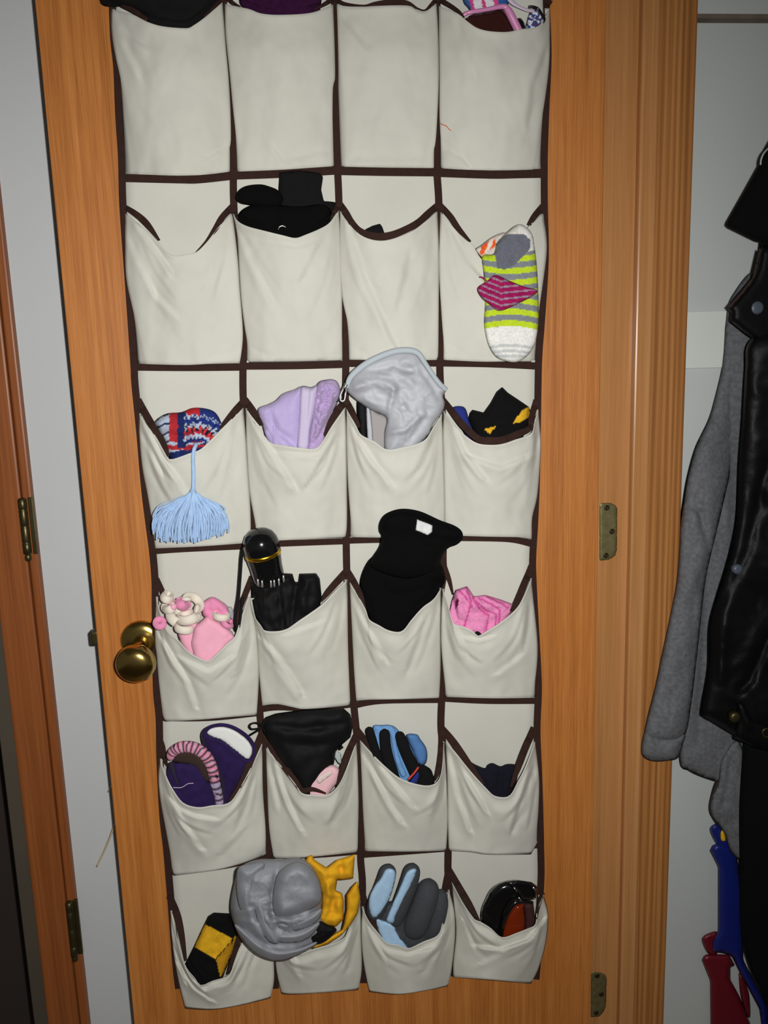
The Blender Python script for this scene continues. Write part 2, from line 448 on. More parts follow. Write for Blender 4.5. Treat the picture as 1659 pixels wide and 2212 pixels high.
YW = .10
wr = tagit(box('wall_right', x3 - .01, 1.7, YW, YW + .1, 0, 2.45, 'wallgrey', bev=0), 'pale grey wall behind the hanging coats', 'wall', kind='structure')
zr1, zr0 = Z(1530, 672, -YW + .012), Z(1530, 795, -YW + .012)
box('coat_rail', x3 - .004, 1.7, YW - .012, YW, zr0, zr1, 'rail', wr, .001)
zu = Z(1570, 33, -YW + .018)
box('upper_rail', x3 - .004, 1.7, YW - .014, YW, zu + .002, zu + .16, 'wallgrey', wr, .001)
box('rail_edge', x3 - .004, 1.7, YW - .018, YW, zu - .004, zu + .002, 'edgebrown', wr, 0)
wb = tagit(box('wall_back', X(113, 1500, -YW) - .004, XR - .03, YW, YW + .1, 0, 2.45, 'wall', bev=0), 'white wall strip behind the oak door', 'wall', kind='structure')

# left door frame in dark stain with two hinge barrels
yl = YW - .015
xa = X(18, 1500, -yl); xb = X(93, 1500, -yl); xc = X(113, 1500, -yl)
tr2 = tagit(box('trim_2', xa, xb - .001, yl, YW + .1, 0, 2.1, 'redwood', bev=.003), 'reddish stained door frame at the left edge', 'door frame', kind='structure')
box('casing_bead', xb, xc, yl + .003, YW + .1, 0, 2.1, 'redwood', tr2, .003)
def barrel(xt, yt, xb_, yb_):
    p0, p1 = P(xt, yt, -yl + .004), P(xb_, yb_, -yl + .004); ln = p0[2] - p1[2]
    b = lathe('hinge_barrel', p1, (0, 0, 1), [(0, .003), (.002, .0048), (.008, .0048), (.010, .0035), (.012, .0062), (.028, .0062), (.0285, .0055), (.03, .0062), (ln * .55, .0062), (ln * .55 + .001, .0055), (ln * .55 + .002, .0062), (ln - .018, .0062), (ln - .017, .0055), (ln - .016, .0062), (ln - .002, .0062), (ln, .004)], 'oldbrass', tr2, 16)
    box('hinge_plate', p0[0] + .006, p0[0] + .013, yl - .002, yl + .004, p1[2] + .01, p0[2], 'oldbrass', tr2, .001)
barrel(49, 1076, 62, 1212)
barrel(148, 1948, 163, 2076)
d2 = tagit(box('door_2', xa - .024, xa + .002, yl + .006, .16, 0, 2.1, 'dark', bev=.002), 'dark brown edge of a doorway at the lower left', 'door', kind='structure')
box('painted_shade_panel', xa - .6, xa - .015, .25, .28, 0, 2.1, 'darker', d2, 0)  # dark-coloured sheet standing in for the unlit room beyond the doorway
tagit(box('floor', -2.2, 2.2, -3.0, .5, -.02, 0, 'floor', bev=0), 'hall floor', 'floor', kind='structure')
tagit(box('ceiling', -2.2, 2.2, -3.0, .5, 2.45, 2.47, 'ceil', bev=0), 'hall ceiling', 'ceiling', kind='structure')

# ------------------------------------------------------------------ the pocket organizer
VB = [
 [(240,-90),(243,0),(246,80),(253,150),(257,250),(263,340),(266,445),(277,600),(284,700),(290,790),(292,830),(303,940),(312,1046),(322,1130),(330,1190),(335,1250),(336,1320),(338,1480),(344,1550),(346,1640),(352,1760),(360,1830),(365,1890),(370,1950),(380,2080),(386,2135)],
 [(482,-90),(483,0),(488,100),(500,250),(504,340),(505,440),(515,590),(522,660),(527,716),(525,790),(526,870),(535,970),(540,1060),(546,1130),(548,1190),(550,1300),(555,1400),(560,1500),(562,1550),(567,1593),(572,1645),(574,1731),(578,1789),(583,1850),(588,1950),(592,2080),(595,2135)],
 [(723,-90),(723,0),(722,190),(728,340),(732,430),(735,560),(740,650),(746,740),(747,790),(746,870),(748,940),(750,1120),(748,1160),(749,1230),(752,1320),(760,1441),(764,1517),(768,1560),(771,1590),(774,1640),(777,1740),(780,1815),(779,1856),(783,1911),(782,2022),(785,2091),(785,2123)],
 [(942,-90),(943,0),(948,67),(950,202),(945,304),(944,370),(948,440),(949,575),(952,685),(950,780),(952,840),(956,900),(959,1000),(960,1100),(957,1200),(958,1240),(951,1291),(952,1381),(955,1472),(954,1510),(953,1580),(965,1654),(967,1769),(968,1830),(968,1890),(975,1930),(982,2010),(976,2108)],
 [(1180,-90),(1180,0),(1184,120),(1179,240),(1176,340),(1176,445),(1178,560),(1170,690),(1164,770),(1162,850),(1160,980),(1158,1060),(1155,1130),(1151,1200),(1151,1240),(1156,1340),(1162,1450),(1163,1500),(1160,1580),(1164,1680),(1167,1780),(1168,1830),(1169,1890),(1166,1950),(1163,2050),(1158,2115)]]
HB = [
 [[(263,383),(385,386),(430,386),(504,378)],[(504,378),(610,374),(728,367)],[(728,368),(830,370),(944,371)],[(944,372),(1060,376),(1120,375),(1176,374)]],
 [[(290,793),(400,794),(525,793)],[(525,791),(640,790),(747,787)],[(747,785),(850,785),(950,784)],[(950,784),(1060,786),(1164,791)]],
 [[(330,1191),(400,1186),(548,1179)],[(548,1177),(640,1173),(748,1169)],[(748,1168),(822,1166),(958,1164)],[(958,1162),(1060,1163),(1110,1166),(1151,1176)]],
 [[(342,1551),(450,1551),(561,1540)],[(561,1533),(600,1528),(680,1530),(766,1521)],[(766,1524),(825,1514),(954,1512)],[(954,1509),(1051,1514),(1162,1514)]],
 [[(360,1884),(470,1872),(583,1850)],[(583,1848),(680,1846),(780,1838)],[(780,1846),(862,1840),(968,1832)],[(968,1830),(1060,1834),(1168,1824)]]]
VBf = [np.array(v, float) for v in VB]
def vx(c, y): return float(np.interp(y, VBf[c][:, 1], VBf[c][:, 0]))
DB = .0072
org = thing('shoe_organizer', P(700, 1150, 0), 'cream fabric over-door organizer with twenty-four brown-bound pockets on the oak door', 'organizer')
ys = np.linspace(-90, 2122, 110); V, Fc = [], []
for y in ys:
    yy0, yy1 = min(y, 2132), min(y, 2112)
    for k in range(33):
        u = k / 32; xx = vx(0, y) * (1 - u) + vx(4, y) * u
        V.append(P(xx, y - 17 * u * max(0, (y - 1900) / 225), DB - .002 + .0008 * noise.noise((xx * .01, y * .01, 2))))
for i in range(len(ys) - 1):
    for k in range(32): Fc.append((i * 33 + k, (i + 1) * 33 + k, (i + 1) * 33 + k + 1, i * 33 + k + 1))
mesh('backing', V, Fc, 'canvas', org, solid=.002)
for c in range(5):
    ribbon('vertical_binding', [(x, y, 14.5 if c in (0, 4) else 15.5) for x, y in VB[c]], DB + .0012, 'bind', org, .0016)
HW = [20, 15.5, 13, 12.5, 14]
for r in range(5):
    for c in range(4):
        ribbon('horizontal_binding', [(x, y, HW[r]) for x, y in HB[r][c]], DB + .0006, 'bind', org, .0014)

def hy(r, c, x):
    if r == 5: return 2125 - 18 * (x - 386) / 770
    a = np.array(HB[r][c], float); return float(np.interp(x, a[:, 0], a[:, 1]))

def pocket(r, c, rim, left, right, bottom, B=.03, g=.008, cr=(), brown=(), low=.45, hang=0):
    nu, nv = 44, 44
    T = resample(spline(rim, 4), nu); Bo = resample(spline(bottom, 4), nu)
    Lf = resample(spline([rim[0]] + left[1:] if len(left) > 1 else left, 4), nv); Rt = resample(spline(right, 4), nv)
    Lf[0] = T[0]; Lf[-1] = Bo[0]; Rt[0] = T[-1]; Rt[-1] = Bo[-1]
    u = np.linspace(0, 1, nu)[None, :, None]; v = np.linspace(0, 1, nv)[:, None, None]
    G = (1 - v) * T[None] + v * Bo[None] + (1 - u) * Lf[:, None] + u * Rt[:, None] - ((1 - u) * (1 - v) * T[0] + u * (1 - v) * T[-1] + (1 - u) * v * Bo[0] + u * v * Bo[-1])
    U = np.linspace(0, 1, nu)[None, :]; Vv = np.linspace(0, 1, nv)[:, None]
    ss = np.clip(Vv / .3, 0, 1); ss = ss * ss * (3 - 2 * ss)
    prof = (1 - low) * (1 - Vv) ** 1.4 + low
    D = .0108 + g * ss + B * np.sin(math.pi * U) ** .8 * prof + .0015 * np.exp(-(Vv / .03) ** 2)
    gp = G.reshape(-1, 2); fd = D.reshape(-1).copy()
    vf = np.repeat(np.linspace(0, 1, nv), nu)
    uf = np.tile(np.linspace(0, 1, nu), nv)
    fade = np.clip(np.minimum(uf, 1 - uf) / .06, 0, 1)
    fd += np.array([noise.noise((p[0] * .022, p[1] * .012, r * 7 + c)) for p in gp]) * .0035 * fade * np.clip(vf * 6, .2, 1)
    fd += np.array([noise.noise((p[0] * .06, p[1] * .04, r * 3 + c + 20)) for p in gp]) * .0009 * fade
    for line, amp, wd_ in cr:
        pl = np.array(line, float)
        dd, idx, t = segdist(gp, pl)
        # a fold: ridge beside a groove
        i2 = np.clip(idx, 0, len(pl) - 2); tv = pl[i2 + 1] - pl[i2]; rel = gp - pl[i2]
        side = np.sign(tv[:, 0] * rel[:, 1] - tv[:, 1] * rel[:, 0])
        fd += amp * np.exp(-(dd / wd_) ** 2) * np.where(side > 0, 1.0, -.9) * np.clip(dd / (wd_ * .35), 0, 1) * fade
    rs = random.Random(r * 10 + c); amp0 = (.0, .0010, .0016, .0019, .0024, .0022)[r]
    def at(u_, v_): return gp[int(round(v_ * (nv - 1))) * nu + int(round(u_ * (nu - 1)))]
    for sd in (0, 1):
        for (ue, ve, u0, v0) in ((.2, .5, .05, .10), (.34, .62, .07, .05), (.46, .45, .12, .06)):
            ue += rs.uniform(-.05, .05); ve += rs.uniform(-.1, .1)
            um, vm = u0 + (ue - u0) * .42, v0 + (ve - v0) * .55
            q = [(u0, v0), (um, vm), (ue, ve)]
            pl = spline([at(1 - a if sd else a, b) for a, b in q], 5)
            dd, idx, t = segdist(gp, pl)
            i2 = np.clip(idx, 0, len(pl) - 2); tv = pl[i2 + 1] - pl[i2]; rel = gp - pl[i2]
            side = np.sign(tv[:, 0] * rel[:, 1] - tv[:, 1] * rel[:, 0]) * (1 if sd else -1)
            along = np.clip((idx + t) / (len(pl) - 1), 0, 1); env = np.sin(math.pi * np.clip(along * .9 + .1, 0, 1)) ** .6
            w_ = rs.uniform(7, 11)
            fd += amp0 * rs.uniform(.6, 1.2) * env * np.exp(-(dd / w_) ** 2) * np.where(side > 0, 1.0, -1.1) * np.clip(dd / (w_ * .4), 0, 1) * fade
    fd = np.maximum(fd, .0102)
    V = [P(gp[i, 0], gp[i, 1], fd[i]) for i in range(len(gp))]; Fc = []
    for i in range(nv - 1):
        for k in range(nu - 1): Fc.append((i * nu + k, (i + 1) * nu + k, (i + 1) * nu + k + 1, i * nu + k + 1))
    def strip(idx, tgt, flip):
        base = len(V); n = len(idx)
        for j, (a, (tx, ty)) in enumerate(zip(idx, tgt)):
            p = gp[a]
            for s_ in (.5, 1.0): V.append(P(p[0] + (tx - p[0]) * s_, p[1] + (ty - p[1]) * s_, fd[a] + (DB + .0006 - fd[a]) * s_))
        for j in range(n - 1):
            a, b = idx[j], idx[j + 1]; p, q = base + j * 2, base + (j + 1) * 2
            for fq in ((a, b, q, p), (p, q, q + 1, p + 1)): Fc.append(fq[::-1] if flip else fq)
    li = [i * nu for i in range(nv)]; ri = [i * nu + nu - 1 for i in range(nv)]; bi = [(nv - 1) * nu + k for k in range(nu)]
    strip(li, [(vx(c, gp[a, 1]) + 7, min(gp[a, 1], hy(r, c, gp[a, 0]) - 8)) for a in li], True)
    strip(ri, [(vx(c + 1, gp[a, 1]) - 7, min(gp[a, 1], hy(r, c, gp[a, 0]) - 8)) for a in ri], False)
    strip(bi, [(np.clip(gp[a, 0], vx(c, gp[a, 1]) + 5, vx(c + 1, gp[a, 1]) - 5), hy(r, c, gp[a, 0]) - 8) for a in bi], True)
    o = mesh('pocket', V, Fc, 'canvas', org, solid=.0009)
    rimd = fd[:nu]
    ol = np.vstack([gp[:nu], gp[ri], gp[bi][::-1], gp[li][::-1]])
    POCK[(r, c)] = dict(rim=gp[:nu], rimd=rimd, outline=ol, gpx=gp, gd=fd, obj=o)
    for kb, b in enumerate(brown):
        def dep(x, y):
            j = np.argmin(np.hypot(gp[:nu, 0] - x, (gp[:nu, 1] - y) * .6)); return rimd[j] - .0016 + .0005 * (c % 2) + .0002 * kb
        ribbon('rim_binding', b, dep, 'bind', o, .0012)
    return o

pocket(0,0,[(240,20),(284,30),(318,47),(352,57),(402,61),(416,56),(443,37),(480,5)],[(240,20),(240,65),(252,130),(260,165),(281,270),(298,354),(298,374)],[(480,5),(487,100),(493,165),(497,236),(498,304),(495,318),(494,370)],[(298,376),(385,379),(450,376),(494,370)],.034,.008,
 [([(250,40),(275,80),(310,100)],.003,14),([(450,340),(494,318)],.003,9),([(262,80),(300,160)],.002,16)],[[(262,12,8),(290,24,11),(318,43,8)],[(440,36,2),(465,14,8),(482,-4,12)]])
pocket(0,1,[(486,8),(512,14),(540,20),(560,28),(590,32),(640,31),(675,27),(700,18),(719,10)],[(486,8),(487,67),(497,162),(504,236),(512,304),(517,370)],[(719,10),(722,100),(723,170),(718,200),(718,358)],[(517,370),(610,366),(718,358)],.03,.007,
 [([(640,345),(700,330)],.003,10),([(590,320),(610,345)],.002,9),([(500,40),(540,90)],.002,16)],[[(487,-8,10),(505,8,8),(520,15,3)],[(680,20,3),(700,10,8),(722,-4,12)]])
pocket(0,2,[(728,9),(745,15),(785,15),(810,13),(880,12),(900,22),(918,25),(933,15),(943,8)],[(728,9),(733,120),(740,200),(746,280),(745,337),(744,359)],[(943,8),(947,100),(947,190),(941,300),(936,325),(936,362)],[(744,359),(840,361),(936,362)],.02,.007,
 [([(745,50),(785,95)],.002,16),([(770,345),(900,345)],.0018,12)],[[(726,-4,10),(742,8,8),(785,12,3),(812,8,9),(850,5,14),(880,7,10),(902,18,3),(918,22,3),(932,10,7),(944,-3,10)]])
pocket(0,3,[(948,13),(968,20),(990,30),(1012,48),(1030,60),(1055,67),(1095,69),(1125,63),(1150,60),(1166,54),(1178,35),(1188,18)],[(948,13),(950,150),(950,250),(954,320),(956,362)],[(1188,18),(1188,61),(1186,135),(1180,190),(1172,243),(1159,321),(1151,365)],[(956,362),(1010,366),(1100,367),(1151,365)],.04,.009,
 [([(1185,90),(1150,180),(1140,260)],.003,16),([(985,60),(1020,160)],.002,18),([(955,322),(1000,345),(1012,362)],.003,10)],[[(944,-3,12),(965,8,10),(990,24,7),(1003,38,2)],[(1188,0,14),(1180,16,10)]])
pocket(1,0,[(271,462),(293,478),(318,500),(347,529),(360,545),(375,553),(403,549),(425,544),(450,519),(472,490),(500,462)],[(271,462),(271,528),(273,600),(287,666),(303,732),(315,784)],[(500,462),(504,481),(513,559),(517,622),(524,716),(520,768),(516,784)],[(315,786),(400,788),(459,785),(516,783)],.032,.009,
 [([(300,490),(340,545),(368,588)],.0035,12),([(285,530),(330,630)],.003,16),([(340,640),(380,680)],.002,14),([(460,775),(516,766)],.002,8)],
 [[(268,446,10),(296,464,13),(318,484,13),(345,519,3)],[(425,544,1),(447,520,4),(466,494,11),(481,469,13),(503,446,15)]])
pocket(1,1,[(503,462),(514,478),(535,489),(569,498),(610,508),(638,514),(660,507),(691,494),(713,480),(732,451)],[(503,462),(513,512),(519,622),(528,700),(538,757),(538,777)],[(732,451),(735,512),(738,622),(738,747),(738,776)],[(538,779),(640,778),(738,776)],.04,.007,
 [([(520,510),(545,570),(585,650)],.003,15),([(690,525),(650,600)],.0025,15),([(540,757),(585,776)],.0025,7),([(735,757),(690,775)],.0025,7),([(545,520),(640,536),(680,525)],.002,8)],
 [[(503,446,13),(508,458,8),(513,475,3)],[(714,474,3),(722,460,9),(734,440,14)]])
pocket(1,2,[(734,456),(750,478),(766,497),(785,511),(810,519),(835,519),(863,511),(894,497),(919,478),(944,457)],[(734,456),(733,559),(739,638),(752,700),(756,750),(756,776)],[(944,457),(948,559),(947,653),(946,760),(943,776)],[(756,776),(850,778),(943,777)],.034,.007,
 [([(753,497),(788,603),(830,700),(854,748)],.004,20),([(880,560),(860,650)],.0025,18),([(758,757),(790,770)],.002,7),([(943,760),(910,772)],.002,7)],
 [[(732,437,13),(747,459,14),(760,481,14),(778,500,15),(810,511,16),(841,509,16),(872,498,15),(904,481,15),(926,461,15),(948,442,15)]])
pocket(1,3,[(952,459),(976,487),(1001,515),(1020,528),(1040,560),(1080,588),(1115,560),(1139,494),(1155,478),(1173,462)],[(952,459),(949,575),(955,690),(960,750),(960,776)],[(1173,462),(1180,515),(1179,559),(1166,653),(1158,700),(1148,754),(1148,777)],[(960,777),(1050,781),(1148,778)],.026,.008,
 [([(975,500),(1010,570),(1040,600)],.003,14),([(962,748),(1000,770)],.002,8)],
 [[(951,444,13),(973,468,13),(991,494,11),(1017,522,3)],[(1142,487,8),(1155,467,13),(1173,446,15)]])
pocket(2,0,[(301,893),(319,920),(337,944),(355,977),(364,991),(376,991),(410,979),(437,968),(476,929),(503,902),(525,881)],[(301,893),(300,929),(307,1007),(318,1061),(330,1131),(336,1182)],[(525,881),(530,941),(535,1016),(540,1092),(541,1149),(540,1172)],[(336,1184),(430,1180),(540,1172)],.04,.006,
 [([(315,920),(352,992),(404,1064)],.004,12),([(306,940),(345,1016)],.003,12),([(505,930),(490,1010)],.002,14)],
 [[(300,862,10),(316,896,15),(337,932,15),(354,959,12),(364,986,6)],[(474,926,3),(491,908,11),(509,887,15),(528,866,16)]])
pocket(2,1,[(531,882),(546,908),(569,938),(584,956),(611,962),(645,967),(681,969),(699,950),(717,920),(746,879)],[(531,882),(533,971),(539,1061),(553,1137),(553,1168)],[(746,879),(748,971),(749,1122),(746,1157)],[(553,1170),(640,1165),(746,1158)],.042,.006,
 [([(551,917),(581,965),(633,1049)],.004,14),([(720,950),(690,1000),(660,1049)],.0035,13),([(600,980),(690,985)],.002,10)],
 [[(529,862,13),(548,890,15),(566,918,6)],[(700,941,4),(714,911,12),(732,884,15),(748,866,16)]])
pocket(2,2,[(748,882),(768,918),(780,939),(810,954),(835,971),(871,966),(916,952),(937,921),(955,894)],[(748,882),(749,951),(752,1041),(758,1117),(764,1159)],[(955,894),(957,951),(960,1041),(961,1117),(958,1156)],[(764,1160),(860,1161),(958,1158)],.045,.007,
 [([(765,933),(800,990),(841,1041)],.004,14),([(930,950),(900,1010)],.003,14)],
 [[(747,864,13),(762,893,14),(776,923,6)],[(950,880,6),(957,862,12)]])
pocket(2,3,[(958,888),(982,918),(1003,939),(1030,957),(1058,961),(1085,959),(1115,949),(1148,936),(1155,909),(1163,885)],[(958,888),(957,950),(960,1050),(961,1120),(962,1155)],[(1163,885),(1168,951),(1166,1011),(1160,1072),(1149,1117),(1148,1156)],[(962,1156),(1060,1159),(1148,1160)],.045,.008,
 [([(985,930),(1005,980),(1045,1030)],.0035,14),([(1010,985),(1080,1010),(1140,985)],.003,12),([(1160,940),(1140,1010)],.003,12)],
 [[(956,862,12),(976,888,14),(1000,918,15),(1033,948,15),(1058,952,16),(1085,951,16),(1118,938,15),(1144,925,13),(1149,900,13),(1159,864,13)]])
pocket(3,0,[(337,1289),(348,1330),(361,1361),(383,1380),(404,1405),(426,1419),(449,1428),(469,1412),(491,1390),(507,1376),(517,1347),(536,1289)],[(337,1289),(335,1383),(339,1419),(346,1492),(357,1557)],[(536,1289),(547,1330),(556,1383),(559,1455),(554,1543)],[(357,1558),(433,1554),(500,1548),(554,1544)],.048,.007,
 [([(350,1383),(405,1470),(422,1520)],.004,12),([(530,1380),(510,1450)],.003,14),([(390,1420),(450,1450),(500,1420)],.002,10)],
 [[(339,1250,10),(354,1286,12),(360,1300,3)],[(545,1246,14),(529,1286,13),(516,1322,11),(509,1361,4)]])
pocket(3,1,[(540,1292),(549,1330),(563,1351),(574,1363),(614,1361),(647,1340),(694,1307),(722,1278),(750,1252)],[(540,1292),(554,1365),(560,1455),(567,1521)],[(750,1252),(751,1383),(755,1519)],[(567,1523),(596,1520),(632,1527),(661,1531),(744,1524),(755,1520)],.046,.006,
 [([(567,1383),(610,1430),(646,1490)],.0045,16),([(620,1370),(690,1345)],.002,9),([(600,1440),(640,1500)],.002,14)],
 [[(694,1300,3),(706,1283,11),(722,1264,14),(750,1233,16)]])
pocket(3,2,[(756,1258),(774,1288),(790,1318),(797,1338),(819,1351),(840,1362),(868,1364),(889,1339),(913,1312),(937,1294),(953,1270)],[(756,1258),(759,1321),(765,1441),(770,1511)],[(953,1270),(951,1351),(951,1441),(948,1508)],[(770,1511),(860,1510),(948,1507)],.046,.006,
 [([(762,1291),(795,1360),(828,1420)],.0035,14),([(915,1345),(880,1440)],.003,15)],
 [[(748,1230,14),(765,1258,14),(777,1282,12),(790,1316,3)]])
pocket(3,3,[(956,1272),(966,1300),(979,1345),(1000,1353),(1021,1363),(1033,1374),(1052,1363),(1076,1348),(1103,1327),(1124,1303),(1148,1249)],[(956,1272),(953,1381),(961,1472),(966,1503)],[(1148,1249),(1151,1291),(1161,1396),(1155,1472),(1148,1505)],[(966,1505),(1060,1508),(1148,1507)],.044,.007,
 [([(985,1360),(1005,1410)],.003,12),([(1010,1378),(1036,1382),(1060,1376)],.003,7),([(1140,1310),(1130,1390)],.003,13),([(1080,1450),(1120,1420)],.002,14)],
 [[(959,1222,12),(970,1252,10),(979,1284,3)],[(1149,1222,14),(1133,1261,14),(1118,1297,12),(1104,1321,6)]])
pocket(4,0,[(346,1639),(358,1674),(372,1703),(395,1734),(427,1744),(459,1740),(491,1736),(508,1720),(534,1674),(566,1607)],[(346,1639),(342,1674),(346,1726),(358,1789),(369,1847),(376,1890)],[(566,1607),(567,1703),(573,1789),(572,1830),(561,1848)],[(376,1891),(465,1879),(520,1865),(561,1850)],.052,.008,
 [([(372,1731),(400,1785),(436,1833)],.004,12),([(385,1745),(420,1762),(460,1768)],.003,9),([(545,1680),(515,1760)],.003,14),([(520,1800),(480,1840)],.002,16)],
 [[(343,1590,10),(350,1612,13),(356,1640,10),(362,1655,3)],[(566,1584,15),(546,1633,14),(523,1688,12),(494,1730,4)]])
pocket(4,1,[(575,1616),(595,1639),(615,1665),(638,1694),(653,1714),(680,1717),(708,1717),(731,1697),(748,1662),(770,1601)],[(575,1616),(578,1703),(582,1789),(592,1853)],[(770,1601),(774,1731),(771,1838)],[(592,1854),(667,1851),(771,1840)],.05,.007,
 [([(600,1660),(625,1740),(650,1790)],.004,14),([(740,1700),(715,1770)],.003,12),([(580,1650),(600,1740)],.003,11)],
 [[(570,1584,14),(589,1616,15),(612,1653,14),(638,1688,13),(653,1707,11),(676,1705,9),(704,1714,3)],[(769,1590,15),(751,1630,13),(737,1668,11),(728,1700,3)]])
pocket(4,2,[(778,1599),(804,1628),(830,1654),(862,1680),(896,1693),(928,1697),(948,1685),(956,1654),(959,1602)],[(778,1599),(782,1683),(786,1769),(794,1836)],[(959,1602),(964,1683),(967,1769),(963,1836)],[(794,1838),(880,1839),(963,1837)],.05,.007,
 [([(790,1640),(844,1740),(867,1772)],.004,14),([(830,1665),(890,1740)],.0035,12),([(955,1690),(935,1750)],.003,12)],
 [[(771,1576,13),(792,1604,13),(810,1630,3)],[(953,1574,13),(953,1625,13),(947,1665,9),(940,1686,3)]])
pocket(4,3,[(963,1602),(986,1628),(1018,1668),(1053,1706),(1070,1720),(1100,1720),(1119,1688),(1136,1654),(1155,1602)],[(963,1602),(967,1690),(968,1770),(970,1836)],[(1155,1602),(1164,1683),(1162,1755),(1157,1798),(1147,1843)],[(970,1837),(1020,1840),(1058,1845),(1147,1845)],.048,.008,
 [([(972,1640),(990,1720),(1015,1790)],.0045,11),([(1010,1680),(1050,1750)],.0035,12),([(1145,1670),(1120,1740),(1105,1790)],.0045,12),([(1158,1690),(1140,1780)],.003,9)],
 [[(954,1572,13),(980,1604,16),(1009,1645,14),(1045,1693,4)],[(1154,1572,15),(1136,1613,15),(1119,1659,13),(1103,1700,5)]])
pocket(5,0,[(369,1967),(382,2028),(400,2086),(420,2112),(434,2129),(459,2119),(494,2107),(506,2078),(523,2036),(560,1985),(589,1955)],[(369,1967),(370,2009),(379,2083),(393,2147),(401,2177)],[(589,1955),(591,2075),(591,2120),(584,2155)],[(401,2178),(462,2180),(528,2169),(584,2156)],.034,.010,
 [([(385,2085),(420,2135),(456,2160)],.004,9),([(375,2050),(400,2120)],.003,9),([(530,2060),(500,2130)],.0025,14)],
 [[(366,1935,13),(382,1975,16),(393,2020,12),(402,2075,4)],[(530,2000,8),(517,2025,12),(506,2061,10),(492,2104,4)]],low=.6)
pocket(5,1,[(592,1970),(605,2030),(625,2056),(645,2061),(678,2050),(737,2031),(756,2000),(778,1945)],[(592,1970),(594,2050),(598,2097),(609,2145)],[(778,1945),(779,2014),(781,2090),(774,2136)],[(609,2146),(640,2147),(774,2138)],.05,.009,
 [([(633,2070),(646,2105)],.0035,9),([(770,2010),(748,2090)],.003,10)],[],low=.55)
pocket(5,2,[(782,1958),(796,1989),(815,2013),(835,2036),(860,2041),(882,2049),(915,2034),(946,2020),(957,1989),(970,1922)],[(782,1958),(781,2022),(785,2072),(793,2116),(799,2142)],[(970,1922),(980,1960),(983,1994),(982,2036),(974,2100),(967,2130)],[(799,2142),(860,2147),(915,2140),(967,2130)],.05,.010,
 [([(800,2010),(830,2070)],.0035,12),([(960,2020),(915,2090)],.003,13),([(845,2055),(880,2062),(930,2048)],.002,8)],
 [[(781,1915,10),(790,1952,12),(802,1983,12),(819,2014,4)],[(969,1884,15),(961,1920,13),(955,1948,5)]],low=.6)
pocket(5,3,[(976,1905),(996,1944),(1021,1983),(1037,1991),(1060,2005),(1084,2025),(1115,2016),(1140,2006),(1157,1997),(1160,1969),(1174,1933)],[(976,1905),(985,1990),(985,2030),(980,2077),(980,2108)],[(1174,1933),(1184,1977),(1179,2036),(1165,2086),(1148,2122)],[(980,2110),(1065,2116),(1148,2124)],.054,.011,
 [([(1037,2045),(1085,2050),(1140,2030),(1178,1985)],.005,9),([(1000,1990),(1020,2040)],.003,12),([(1040,2080),(1080,2060)],.002,12)],
 [[(969,1878,14),(990,1914,15),(1015,1955,13),(1036,1990,4)],[(1172,1928,10),(1163,1959,7),(1159,1985,3)]],low=.65)

# ------------------------------------------------------------------ row one: what is in the top pockets
inflate('knit_hat',[(214,-40),(217,0),(224,12),(240,15),(285,17),(318,46),(345,80),(420,95),(455,45),(476,8),(480,-20),(470,-70),(340,-95),(250,-75)],.028,.026,'black',None,6,40,wob=(.006,.03),pocket=(0,0))
tagit(bpy.data.objects['knit_hat'],'black knit hat bulging out of the top left pocket','hat')
o=inflate('fleece_scarf',[(522,-50),(517,0),(526,18),(545,40),(580,75),(650,78),(682,45),(694,8),(690,-50),(610,-70)],.022,.016,'purple',None,5,30,wob=(.005,.04),pocket=(0,1))
tagit(o,'plum purple fleece scarf in the second pocket of the top row','scarf')
def swimcol(x,y):
    t=(x-1000)-(y+20)*.25
    if t<9: return (60,96,150)
    if t<16: return (210,70,130)
    if t<34: return (224,222,226)
    if t<42: return (206,66,124)
    if t<60: return (224,222,226)
    if t<70: return (214,74,134)
    return (44,92,160)
o=inflate('striped_headband',[(994,-60),(1000,0),(1010,16),(1022,30),(1055,48),(1092,40),(1098,10),(1108,-60)],.016,.010,'knit',None,3,18,col=swimcol,pocket=(0,3))
tagit(o,'white headband with pink and blue stripes behind the pink goggles, top right pocket','headband')
gg=thing('swim_goggles',P(1060,60,.03),'pink framed goggles with dark brown lens in the top right pocket','goggles')
ptube('frame',[(997,37,.034),(1006,30,.035),(1018,26,.037),(1054,20,.038),(1087,14,.038),(1097,22,.037),(1104,34,.036),(1112,50,.035),(1121,68,.034)],[3,4,4,4,5,7,8,8,8],'pinkplastic',gg)
inflate('lens',[(1004,41),(1020,31),(1054,25),(1086,19),(1098,36),(1106,54),(1112,76),(1080,92),(1040,84),(1015,60)],.030,.004,'brownlens',gg,4,14,rnd=False)
ptube('strap',[(1094,-20,.03),(1104,2,.031),(1122,15,.031),(1140,22,.03),(1154,24,.029)],[7,5,3,3,3],'lilac',gg,flat=.4)
inflate('strap_clip',[(1118,42),(1126,40),(1134,54),(1136,74),(1122,74)],.027,.004,'blackplastic',gg,3,5)
def strapcol(x,y):
    n_=noise.noise((x*.16,y*.16,3))
    return (226,226,230) if n_>.12 else ((54,74,132) if n_>-.2 else (98,52,84))
st=thing('lanyard',P(1150,70,.03),'blue and white patterned lanyard with black edging at the right end of the top pocket','lanyard')
inflate('webbing',[(1136,68),(1140,40),(1148,22),(1160,20),(1172,34),(1172,52),(1160,70),(1148,86)],.021,.003,'knit',st,2.5,5,col=strapcol)
ptube('edging',[(1142,15,.026),(1152,15,.027),(1163,20,.027),(1172,34,.027),(1176,42,.027),(1170,53,.027)],2.6,'blackplastic',st)
